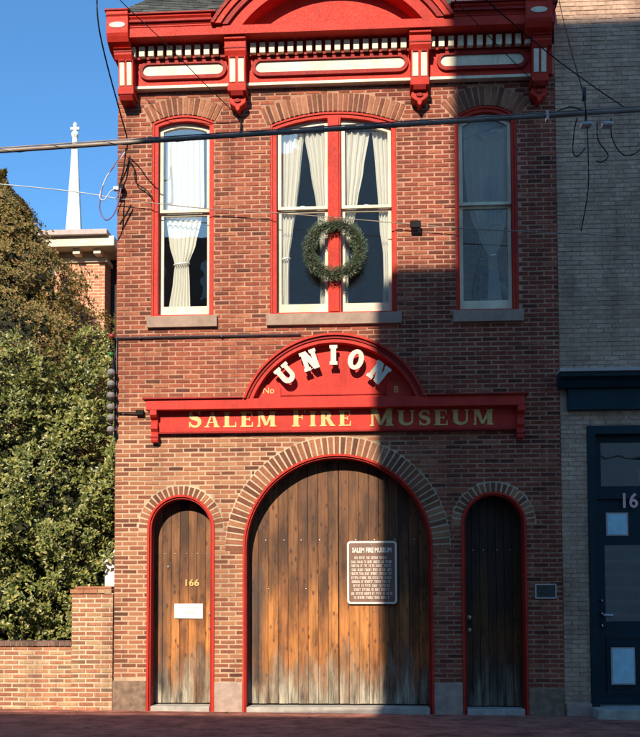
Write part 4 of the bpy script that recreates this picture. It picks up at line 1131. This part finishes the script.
sh = thing('white_shed',(-4.6,1.8,0),'white shed corner showing between the tree, the pier and the wall','shed')
MB().box(-4.02,-3.70,0.75,1.6,-0.1,2.12).build('wall',M['white'],sh)
mb=MB().prism([(-4.05,2.122),(-3.69,2.122),(-3.69,2.55),(-3.78,2.50),(-3.9,2.28)],0.72,1.65); mb.build('roof',M['white'],sh)

bt = thing('brick_tower',(-6.3,7.2,0),'narrow orange brick tower with cream bracketed cornice behind the trees','tower')
MB().box(-6.90,-5.76,6.5,7.2,-0.1,9.0).build('wall',M['side_brick_x'],bt)
MB().box(-6.96,-5.70,6.45,6.93,9.0,9.10).build('cornice_base',M['cream'],bt,0.01)
mb=MB()
for x in (-6.87,-6.32,-5.86): mb.box(x-0.08,x+0.08,6.22,6.49,9.10,9.22)
mb.box(-6.9,-5.76,6.5,6.9,9.1,9.22)
mb.build('cornice_bracket',M['cream'],bt,0.01)
MB().box(-7.05,-5.45,6.1,7.6,9.22,9.44).build('cornice_fascia',M['cream'],bt,0.015)
MB().box(-7.10,-5.58,6.0,7.6,9.44,9.56).build('cornice_cap',M['greycap'],bt,0.015)
rw = thing('rear_wing',(-5,9,0),'recessed rear wing coloured dark for shade, with a pale shutter in the gap beside tower','building')
MB().box(-5.95,-3.9,6.95,14,-0.1,9.36).build('wall',M['charcoal'],rw)  # sun reaches this wall, so its shade is given by near-black colour
MB().box(-5.74,-3.9,7.65,14,9.362,9.5).build('roof',M['roofdark'],rw)
mb=MB()
mb.box(-5.42,-5.27,6.93,6.99,6.2,7.7)
mb.build('shutter',M['porcelain'],rw)
gh = thing('gabled_house',(-10.5,11,0),'mossy dark gable roof of a house rising behind the brown-leaved tree','building')
MB().box(-15.4,-7.3,10.2,18,-0.1,9.9).build('wall',M['side_brick_x'],gh)
mb=MB().prism([(-15.9,9.9),(-6.75,9.9),(-11.3,13.4)],9.9,18.3); mb.build('roof',M['roofdark'],gh)

# steeple
st = thing('church_steeple',(-24.2,60,0),'slender white church spire with cross finial above the cream cornice','steeple')
mb=MB(); n=8
zb_,zt_=26.0,40.0; 
for z,r_ in ((zb_,1.02),(zt_,0.20)):
    for i in range(n):
        a=2*PI*(i+0.5)/n; mb.v.append((-24.2+r_*math.cos(a),60+r_*math.sin(a),z))
for i in range(n): mb.f.append((i,(i+1)%n,n+(i+1)%n,n+i))
mb.f.append(tuple(range(n,2*n)))
mb.build('spire',M['white'],st)
mb=MB().tube([(-24.2,60,39.9),(-24.2,60,40.15),(-24.2,60,40.3),(-24.2,60,41.0),(-24.2,60,41.3)],[0.2,0.34,0.15,0.15,0.04],8)
mb.box(-24.58,-23.82,59.9,60.1,40.62,40.82); mb.ball((-24.2,60,40.25),0.30); mb.ball((-24.2,60,41.05),0.18)
mb.build('finial',M['white'],st)
MB().box(-25.7,-22.7,58.5,61.5,-0.1,26.0).build('tower',M['side_brick_x'],st)
MB().box(-25.9,-22.5,58.3,61.7,26.0,26.5).build('tower_cap',M['white'],st)

# ------------------------------------------------------------------ trees
def leaf(mb, c, d, up, L_, w):
    """bent two-face leaf"""
    s = d.cross(up)
    if s.length < 1e-3: s = d.cross(Vector((0.3,0.9,0.1)))
    s = s.normalized()*w; n_ = s.cross(d).normalized()
    m_ = c + d*L_*0.5; e = c + d*L_ + n_*(-0.12*L_)
    lift = n_*(w*0.35)
    mb.add([c, m_+s+lift, e, m_-s+lift, m_], [(0,1,4),(1,2,4),(0,4,3),(4,2,3)])

def whorl(mb, c, out, rr, L_, nl, w):
    out = out.normalized()
    a = out.cross(Vector((0,0,1)))
    if a.length < 0.01: a = Vector((1,0,0))
    a.normalize(); b = out.cross(a)
    ph = rr.uniform(0,6)
    for k in range(nl):
        t = ph + 2*PI*k/nl + rr.uniform(-.3,.3); spread = rr.uniform(0.5,1.4)
        d = (out*rr.uniform(0.25,0.9) + (a*math.cos(t)+b*math.sin(t))*spread).normalized()
        if rr.random() < 0.15: continue
        leaf(mb, c + d*L_*rr.uniform(0,0.3), (d+Vector((rr.gauss(0,.2),rr.gauss(0,.2),rr.gauss(0,.2)))).normalized(), out, L_*rr.uniform(0.5,1.2), w*rr.uniform(0.7,1.25))

# broadleaf evergreen behind the garden wall
T1 = thing('magnolia_tree',(-5.9,2.0,-0.1),'dense glossy green broadleaf tree spreading behind the low garden wall','tree')
rr = random.Random(21); mb = MB()
def lump(x,z): return 0.28*math.sin(x*2.7+z*1.9)+0.20*math.sin(x*5.3-z*3.7+1)+0.12*math.sin(x*9.7+z*8.1)
for i in range(8200):
    x = rr.uniform(-9.3,-3.70); z = rr.uniform(0.55,6.0)
    top = 5.6-0.10*abs(x+5.5)
    if z > top + 0.5*math.sin(x*4): continue
    ylim = 0.75 + lump(x,z) + 0.25*max(0,z-3.5)
    if z < 1.1: ylim = max(ylim, 0.45)
    y = ylim + abs(rr.gauss(0,0.28))
    if x > -3.95 and y > -0.1:
        x = -3.95 + (x+3.95)*0.5
    if x > -4.13 and 1.6 < z < 2.35 - 0.9*abs(x+3.7): continue
    # hollows
    h_ = math.sin(x*3.1+z*2.3)*math.sin(x*1.7-z*4.1)
    if h_ > 0.45 and rr.random() < 0.93: y += 0.75
    if rr.random() < 0.12 and z>1.2: y += 0.5
    y = max(y, 0.36)
    out = Vector((rr.gauss(0,.35)-0.0, -1.0, 0.55+rr.gauss(0,.35)))
    if x > -4.25: out.x -= 0.3
    whorl(mb, Vector((x,y,z)), out, rr, rr.uniform(0.06,0.115), rr.choice((5,6,7,9)), rr.uniform(0.016,0.027))
# crown top & far side
for i in range(900):
    x = rr.uniform(-9.3,-4.0); y = rr.uniform(1.2,3.6); z = 5.3+0.3*math.sin(x*3+y*2)-0.25*(y-1.5)**2*0.5
    whorl(mb, Vector((x,y,z+rr.gauss(0,.2))), Vector((rr.gauss(0,.3),-.2,1)), rr, 0.11, 7, 0.027)
mb.build('crown', M['magnolia'], T1)
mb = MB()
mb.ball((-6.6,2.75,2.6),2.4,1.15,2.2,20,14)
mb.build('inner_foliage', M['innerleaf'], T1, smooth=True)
mb = MB().tube([(-5.9,2.2,-0.1),(-5.95,2.2,0.8),(-6.0,2.25,2.0),(-6.2,2.3,4.5)],[0.17,0.14,0.12,0.05],10)
mb.tube([(-5.95,2.2,0.8),(-5.2,1.8,1.8),(-4.6,1.5,3.0)],[0.09,0.07,0.03],8); mb.tube([(-5.97,2.2,1.2),(-6.8,1.7,2.2),(-7.6,1.4,3.4)],[0.09,0.07,0.03],8)
mb.build('trunk', M['bark'], T1)

# brown-leaved conical tree behind
T2 = thing('holly_tree',(-7.3,4.0,-0.1),'tall brown and olive leaved conical tree rising behind the magnolia','tree')
rr = random.Random(33); mb = MB()
for i in range(13000):
    z = rr.uniform(3.8,10.0); r_ = min(3.0,(9.85-z)*0.68)*(1+0.12*math.sin(z*5)+0.08*math.sin(z*11))
    a = rr.uniform(-PI,0.35*PI) if rr.random()<0.88 else rr.uniform(0,2*PI)
    q = 1-abs(rr.gauss(0,0.13)); q *= 1+0.17*math.sin(a*6+z*2.2)+0.12*math.sin(a*11-z*5)+rr.choice((0,0,0,0.12))
    x = -7.15+r_*q*math.cos(a); y = 4.2+r_*q*math.sin(a)*0.75
    if x > -3.85 and y > -0.2: continue
    if y < 1.0 and z < 5.3: continue
    if y > 6.0 and x > -7.1: continue
    if math.sin(a*9+z*3.3)*math.sin(z*4.1-a*3) > 0.6 and rr.random()<0.6: continue
    out = Vector((math.cos(a),math.sin(a)-0.2,0.45+rr.gauss(0,.3)))
    whorl(mb, Vector((x,y,z)), out, rr, rr.uniform(0.055,0.09), rr.choice((5,6,7)), rr.uniform(0.013,0.021))
mb.build('crown', M['olive'], T2)
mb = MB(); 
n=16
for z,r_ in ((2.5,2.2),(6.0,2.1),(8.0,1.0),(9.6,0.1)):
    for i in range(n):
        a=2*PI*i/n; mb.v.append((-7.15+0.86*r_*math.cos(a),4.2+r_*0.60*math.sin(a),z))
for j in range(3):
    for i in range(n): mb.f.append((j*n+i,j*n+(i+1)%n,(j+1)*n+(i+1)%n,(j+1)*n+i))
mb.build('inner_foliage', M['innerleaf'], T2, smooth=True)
mb = MB().tube([(-7.2,4.2,-0.1),(-7.2,4.2,3),(-7.15,4.2,7),(-7.15,4.2,10.0)],[0.2,0.16,0.09,0.02],10)
for i in range(14):
    z=3.5+i*0.42; a=i*2.4; r_=min(2.6,(10-z)*0.62); mb.tube([(-7.17,4.2,z),(-7.17+r_*0.5*math.cos(a),4.2+r_*0.4*math.sin(a),z+0.15),(-7.17+r_*math.cos(a),4.2+0.75*r_*math.sin(a),z+0.2)],[0.05,0.03,0.01],6)
mb.build('trunk', M['bark'], T2)

# ------------------------------------------------------------------ cables
def un(px, py, Y):
    """survey of the cables: sight line through a measured point, met with the plane the cable runs in"""
    f_, pt, yw, rl = 910.0, 0.0498, R(3.0), 0.003
    m = Matrix.Rotation(yw,4,'Z') @ Matrix.Rotation(PI/2+pt,4,'X') @ Matrix.Rotation(-rl,4,'Z')
    d = m.to_3x3() @ Vector(((px-320)/f_, (597-f_*math.tan(pt)-py)/f_, -1))
    t = (Y+13)/d.y
    return (d.x*t, Y, 1.6+d.z*t)
UC = thing('utility_cable',(0,-7,4),'thick lashed utility cable sagging across the front of both buildings','cable')
A_, B_, C_ = un(0,151,-7.4), un(320,130,-7.4), un(640,110,-7.4)
def cz(x):
    l = A_[2]+(C_[2]-A_[2])*(x-A_[0])/(C_[0]-A_[0])
    sag = (B_[2]-(A_[2]+(C_[2]-A_[2])*(B_[0]-A_[0])/(C_[0]-A_[0])))/((B_[0]-A_[0])*(B_[0]-C_[0]))
    return l + sag*(x-A_[0])*(x-C_[0])*(1 if abs(x)<4 else 0.25)
pts=[]
for i in range(61):
    x=-45+90*i/60; pts.append((x,-7.4,cz(x)))
mb=MB().tube(pts,0.0140,8); mb.build('sheath',M['cable'],UC,smooth=True)
mb=MB(); 
for i in range(0,300):
    x=-9+18*i/300; z=cz(x); a=i*1.1
    mb.v.append((x,-7.4+0.0156*math.cos(a),z+0.0156*math.sin(a)))
hp_=MB().tube(mb.v,0.002,4); hp_.build('lashing_wire',M['metal'],UC)
MB().tube([(p[0],p[1],p[2]+0.021) for p in pts],0.004,6).build('messenger_wire',M['cable'],UC,smooth=True)
for px in (586,607):
    c=un(px,124.5,-7.4)
    MB().box(c[0]-0.032,c[0]+0.032,-7.43,-7.37,c[2]-0.014,c[2]+0.008).build('splice_clamp',M['pale_wire'],UC,0.006)
c=un(547,118,-7.4); MB().box(c[0]-0.008,c[0]+0.008,-7.42,-7.38,c[2]-0.02,c[2]+0.04).build('cable_strap',M['metal'],UC)
def wire(lst, r, mat, name, parent=None):
    # smooth through points with catmull-rom
    P=[Vector(un(*q)) for q in lst]; out=[]
    if len(P)==2: out=P
    else:
        for i in range(len(P)-1):
            p0=P[max(i-1,0)];p1=P[i];p2=P[i+1];p3=P[min(i+2,len(P)-1)]
            for s in range(8):
                t=s/8; out.append(0.5*((2*p1)+(p2-p0)*t+(2*p0-5*p1+4*p2-p3)*t*t+(3*p1-p0-3*p2+p3)*t**3))
        out.append(P[-1])
    return MB().tube(out,r,6).build(name,mat,parent,smooth=True)
for l in ([(577,118,-7.4),(574,132,-7.4),(573,152,-7.4),(578,156,-7.4),(585,148,-7.4)], [(597,122,-7.4),(598,140,-7.4),(608,155,-7.4),(602,162,-7.4),(596,161,-7.4)], [(611,118,-7.4),(612,138,-7.4),(622,154,-7.4),(634,154,-7.4),(641,148,-7.4)], [(556,112,-7.4),(570,107,-7.4),(582,110,-7.4)]):
    wire(l,0.0035,M['black'],'slack_loop',UC)
tag(wire([(584,95,-7.4),(586,112,-7.4),(588,150,-7.4),(588,190,-7.4),(581,231,-7.4)],0.0035,M['black'],'drop_wire'),'thin black wire dangling down in front of grey brick wall','wire')
tag(wire([(553,-40,-3),(560,5,-3),(571,50,-5.5),(584,98,-7.4),(585,122,-7.4)],0.004,M['black'],'drop_wire'),'steep black wire joining the thick cable before the grey wall','wire')
w=wire([(584,88,-7.4),(584,101,-7.4)],0.013,M['conduit'],'wire_clamp'); tag(w,'dark sleeve hanging above the thick cable by the grey wall','clamp')
tag(wire([(470,-16,-8.5),(486,0,-8.5),(547,52,-8.2),(590,84,-7.4),(625,108,-7.4)],0.0035,M['black'],'drop_wire'),'long diagonal wire crossing the cornice down to the thick cable','wire')
tag(wire([(445,-10,-2),(455,0,-1.8),(500,48,-1.0),(538,86,-0.32)],0.006,M['black'],'drop_wire'),'thin diagonal wire ending at the rightmost corbel','wire')
tag(wire([(95,-30,-1.5),(122,2,-1.4),(160,38,-1.0),(205,84,-0.5),(239,117,-0.06)],0.006,M['black'],'drop_wire'),'thin diagonal wire over the cornice left of the second corbel','wire')
w=wire([(236,113,-0.05),(241,122,-0.05),(240,134,-0.03)],0.014,M['black'],'wire_anchor'); tag(w,'short black lead clipped to the brick below the second corbel','wire')
tag(wire([(97,-20,-2),(98,20,-2),(106,60,-1.6),(120,112,-0.9),(127,138,-0.4),(127,150,-0.12)],0.010,M['black'],'drop_wire'),'heavy black drop wire curving down to the left wall corner','wire')
# service drop along the wall
SD = thing('service_drop',(-0.4,-0.3,7),'thin pale service wire strung across the wall between the windows','wire')
wire([(-260,170,-1.5),(-80,178,-0.9),(60,190,-0.3),(119,199,-0.10)],0.007,M['pale_wire'],'span',SD)
wire([(119,199,-0.10),(200,208,-0.10),(290,214,-0.10),(409,224,-0.10),(470,229,-0.10),(560,233,-0.10),(700,240,-0.10)],0.0065,M['cable'],'wire_run',SD)
a=un(410,220.5,-0.12); b=un(421,227.5,-0.12)
MB().box(a[0],b[0],-0.13,-0.085,b[2],a[2]).build('junction_box',M['black'],SD,0.012)
# coiled slack at the left corner
CL = thing('slack_coil',(-3.7,-0.2,7.2),'loop of slack purple wire hanging off the left wall corner','wire')
wire([(124,150,-0.15),(118,160,-0.2),(105,180,-0.25),(101,195,-0.3),(100,210,-0.3),(106,220,-0.3),(114,214,-0.25),(119,200,-0.15),(121,188,-0.12)],0.010,M['purple'],'loop',CL)
wire([(125,152,-0.15),(117,163,-0.2),(106,178,-0.25),(100,196,-0.3),(104,200,-0.3),(111,191,-0.25),(117,189,-0.15)],0.008,M['pale_wire'],'loop',CL)
wire([(126,148,-0.12),(124,168,-0.1),(121,180,-0.08),(120,192,-0.08)],0.012,M['black'],'riser',CL)
wire([(128,158,-0.08),(134,168,-0.05),(136,182,-0.05),(146,190,-0.05),(153,198,-0.05)],0.009,M['black'],'riser',CL)
wire([(131,205,-0.06),(127,213,-0.06),(120,224,-0.08)],0.013,M['black'],'riser',CL)
c=un(117,189,-0.15); MB().box(c[0]-0.05,c[0]+0.03,-0.18,-0.12,c[2]-0.025,c[2]+0.03).build('white_clip',M['white'],CL,0.008)
c=un(121,187,-0.1); MB().box(c[0]-0.03,c[0]+0.04,-0.12,-0.01,c[2]-0.04,c[2]+0.04).build('bracket',M['black'],CL,0.008)

# ------------------------------------------------------------------ ground
def slab_obj(name, x0,x1,y0,y1,z,mat,zb=-0.6,slope=False,nx=1):
    f=(lambda x: z-0.0083*x) if slope else (lambda x: z)
    mb=MB(); vs=[(x0,y0,f(x0)),(x1,y0,f(x1)),(x1,y1,f(x1)),(x0,y1,f(x0)),(x0,y0,zb),(x1,y0,zb),(x1,y1,zb),(x0,y1,zb)]
    mb.add(vs,[(0,1,2,3),(4,5,1,0),(5,6,2,1),(7,4,0,3)])
    return mb.build(name,mat)
struct(slab_obj('pavement',-30,30,-4.0,0.35,-0.048,M['paving'],slope=True),'dark red brick pavement in front of the fire house','pavement')
struct(slab_obj('kerb',-30,30,-4.15,-4.004,-0.052,M['conc'],slope=True),'concrete kerb along the near edge of the pavement','kerb')
struct(slab_obj('road',-200,200,-11.6,-4.154,-0.42,M['asphalt'],zb=-0.8),'asphalt street','road')
struct(slab_obj('kerb',-200,200,-11.75,-11.604,-0.28,M['conc'],zb=-0.8),'far side concrete kerb','kerb')
struct(slab_obj('pavement',-200,200,-16.4,-11.754,-0.276,M['paving'],zb=-0.8),'far side pavement','pavement')
mb=MB().add([(-60,-7.95,-0.414),(60,-7.95,-0.414),(60,-7.83,-0.414),(-60,-7.83,-0.414)],[(0,1,2,3)]); struct(mb.build('road_marking',M['linepaint']),'yellow centre line','road marking')
mb=MB().add([(-1500,-1500,-0.5),(1500,-1500,-0.5),(1500,1500,-0.5),(-1500,1500,-0.5)],[(0,1,2,3)]); struct(mb.build('ground',M['ground']),'open ground','ground')
mb=MB().box(-30,-3.67,0.36,40,-0.45,-0.08); struct(mb.build('garden_soil',M['ground']),'soil of the garden behind the low wall','ground')
# small litter
rr=random.Random(8)
for i,(x,y) in enumerate(((-2.15,-0.95),(-3.5,-1.75),(1.6,-1.5),(-0.8,-0.55),(-4.2,-0.32),(-4.12,-0.25),(-2.0,-0.14),(-1.95,-0.2),(0.95,-0.16),(1.1,-0.12),(2.4,-0.3),(2.9,-0.2),(-3.3,-0.12),(-4.9,-0.6),(0.3,-0.9),(-5.2,-0.2))):
    mb=MB(); z=gz(x)+0.008; s_=rr.uniform(0.018,0.05)
    mb.add([(x-s_,y,z),(x,y-s_*0.6,z+0.01),(x+s_,y,z),(x,y+s_*0.6,z+0.012)],[(0,1,2,3)])
    tag(mb.build('fallen_leaf',M['pebble']),'small dry brown leaf lying on the dark red pavement','leaf','dry leaves on the pavement')

# ------------------------------------------------------------------ buildings across the street (behind the camera; they cast the shade)
SUN_EL, SUN_AZ = R(31), R(12)
DROP = 17*math.tan(SUN_EL)/math.cos(SUN_AZ); SHX = 17*math.tan(SUN_AZ)
def opp(name,x0,x1,h,mat,label,stories,wx,depth=12,y1=-17.0):
    t_=thing(name,((x0+x1)/2,y1-depth/2,-0.3),label,'building')
    b_=MB().box(x0,x1,y1-depth,y1,-0.3,h).build('wall',mat,t_)
    MB().box(x0+0.0,x1-0.0,y1-depth-0.0,y1+0.0,h+0.001,h+0.02).build('roof',M['slate'],t_)
    sh_=(h-1.0)/stories
    for s in range(stories):
        x=x0+0.9
        while x+1.0<x1-0.4:
            z=0.9+s*sh_
            f=MB().box(x,x+1.0,y1+0.003,y1+0.05,z,z+sh_*0.6).build('window',M['white'],t_)
            MB().box(x+0.08,x+0.92,y1+0.052,y1+0.06,z+0.08,z+sh_*0.6-0.08).build('pane',M['glass'],f)
            x+=wx
    return t_
HL = DROP + 0.0 - 0.45*math.tan(SUN_EL)/math.cos(SUN_AZ) - 0.04
xm = 0.12-SHX; xt=1.27-SHX
opp('brick_block',-15.4,xm,HL,M['oppbrick'],'low brown block across the street on the left',3,2.6)
opp('stucco_block',xm,xt,6.35+DROP,M['stucco'],'narrow stucco stair block across the street',5,3.0)
opp('stucco_block',xt,14,9.98+DROP,M['stucco'],'tall pale stucco block across the street',6,2.6)

opp('brick_block',-60,-15.5,19.5,M['oppbrick'],'tall brown block added unseen at the far left to block sky light',5,2.9)  # out of view, put in to cut the sky light on the shaded facade
opp('brick_block',-45,6,23.3,M['oppbrick'],'long dark block one street back beyond the low block',6,3.1,12,-40)

# ------------------------------------------------------------------ light, sky, camera
w = bpy.data.worlds.new('World'); scn.world = w; w.use_nodes = True
nt = w.node_tree; bg = nt.nodes['Background']
sky = nt.nodes.new('ShaderNodeTexSky'); sky.sky_type = 'NISHITA'; sky.sun_disc = False
sky.sun_elevation = SUN_EL; sky.sun_rotation = R(180)+SUN_AZ
sky.air_density = 1.0; sky.dust_density = 0.3; sky.ozone_density = 2.5
tint = nt.nodes.new('ShaderNodeMix'); tint.data_type='RGBA'; tint.blend_type='MULTIPLY'; tint.inputs[0].default_value=1.0
tint.inputs[7].default_value=(0.74,1.26,1.55,1); nt.links.new(sky.outputs[0], tint.inputs[6]); nt.links.new(tint.outputs[2], bg.inputs[0]); bg.inputs[1].default_value = 0.10
sl = bpy.data.lights.new('sun', 'SUN'); sl.energy = 5.0; sl.angle = R(0.5); sl.color = (1.0, 0.87, 0.68)
so = bpy.data.objects.new('sun', sl); col.objects.link(so)
dirv = Vector((math.sin(SUN_AZ)*math.cos(SUN_EL), math.cos(SUN_AZ)*math.cos(SUN_EL), -math.sin(SUN_EL)))
so.rotation_euler = dirv.to_track_quat('-Z','Y').to_euler(); so.location = (-5,-20,20)

f = 910.0; yaw, pitch, roll = R(3.0), 0.0498, 0.003
cam = bpy.data.cameras.new('camera'); co = bpy.data.objects.new('camera', cam); col.objects.link(co)
cam.sensor_fit = 'VERTICAL'; cam.sensor_height = 24; cam.lens = f/737*24
cam.shift_y = (597 - f*math.tan(pitch) - 368.5)/737.0
cam.clip_end = 4000; cam.clip_start = 0.05
co.location = (0,-13,1.6)
co.matrix_world = Matrix.Translation((0,-13,1.6)) @ Matrix.Rotation(yaw,4,'Z') @ Matrix.Rotation(PI/2+pitch,4,'X') @ Matrix.Rotation(-roll,4,'Z')
scn.camera = co

scn.view_settings.view_transform = 'Standard'; scn.view_settings.look = 'None'
scn.view_settings.exposure = 0.62; scn.view_settings.gamma = 1.0; scn.view_settings.use_curve_mapping = False
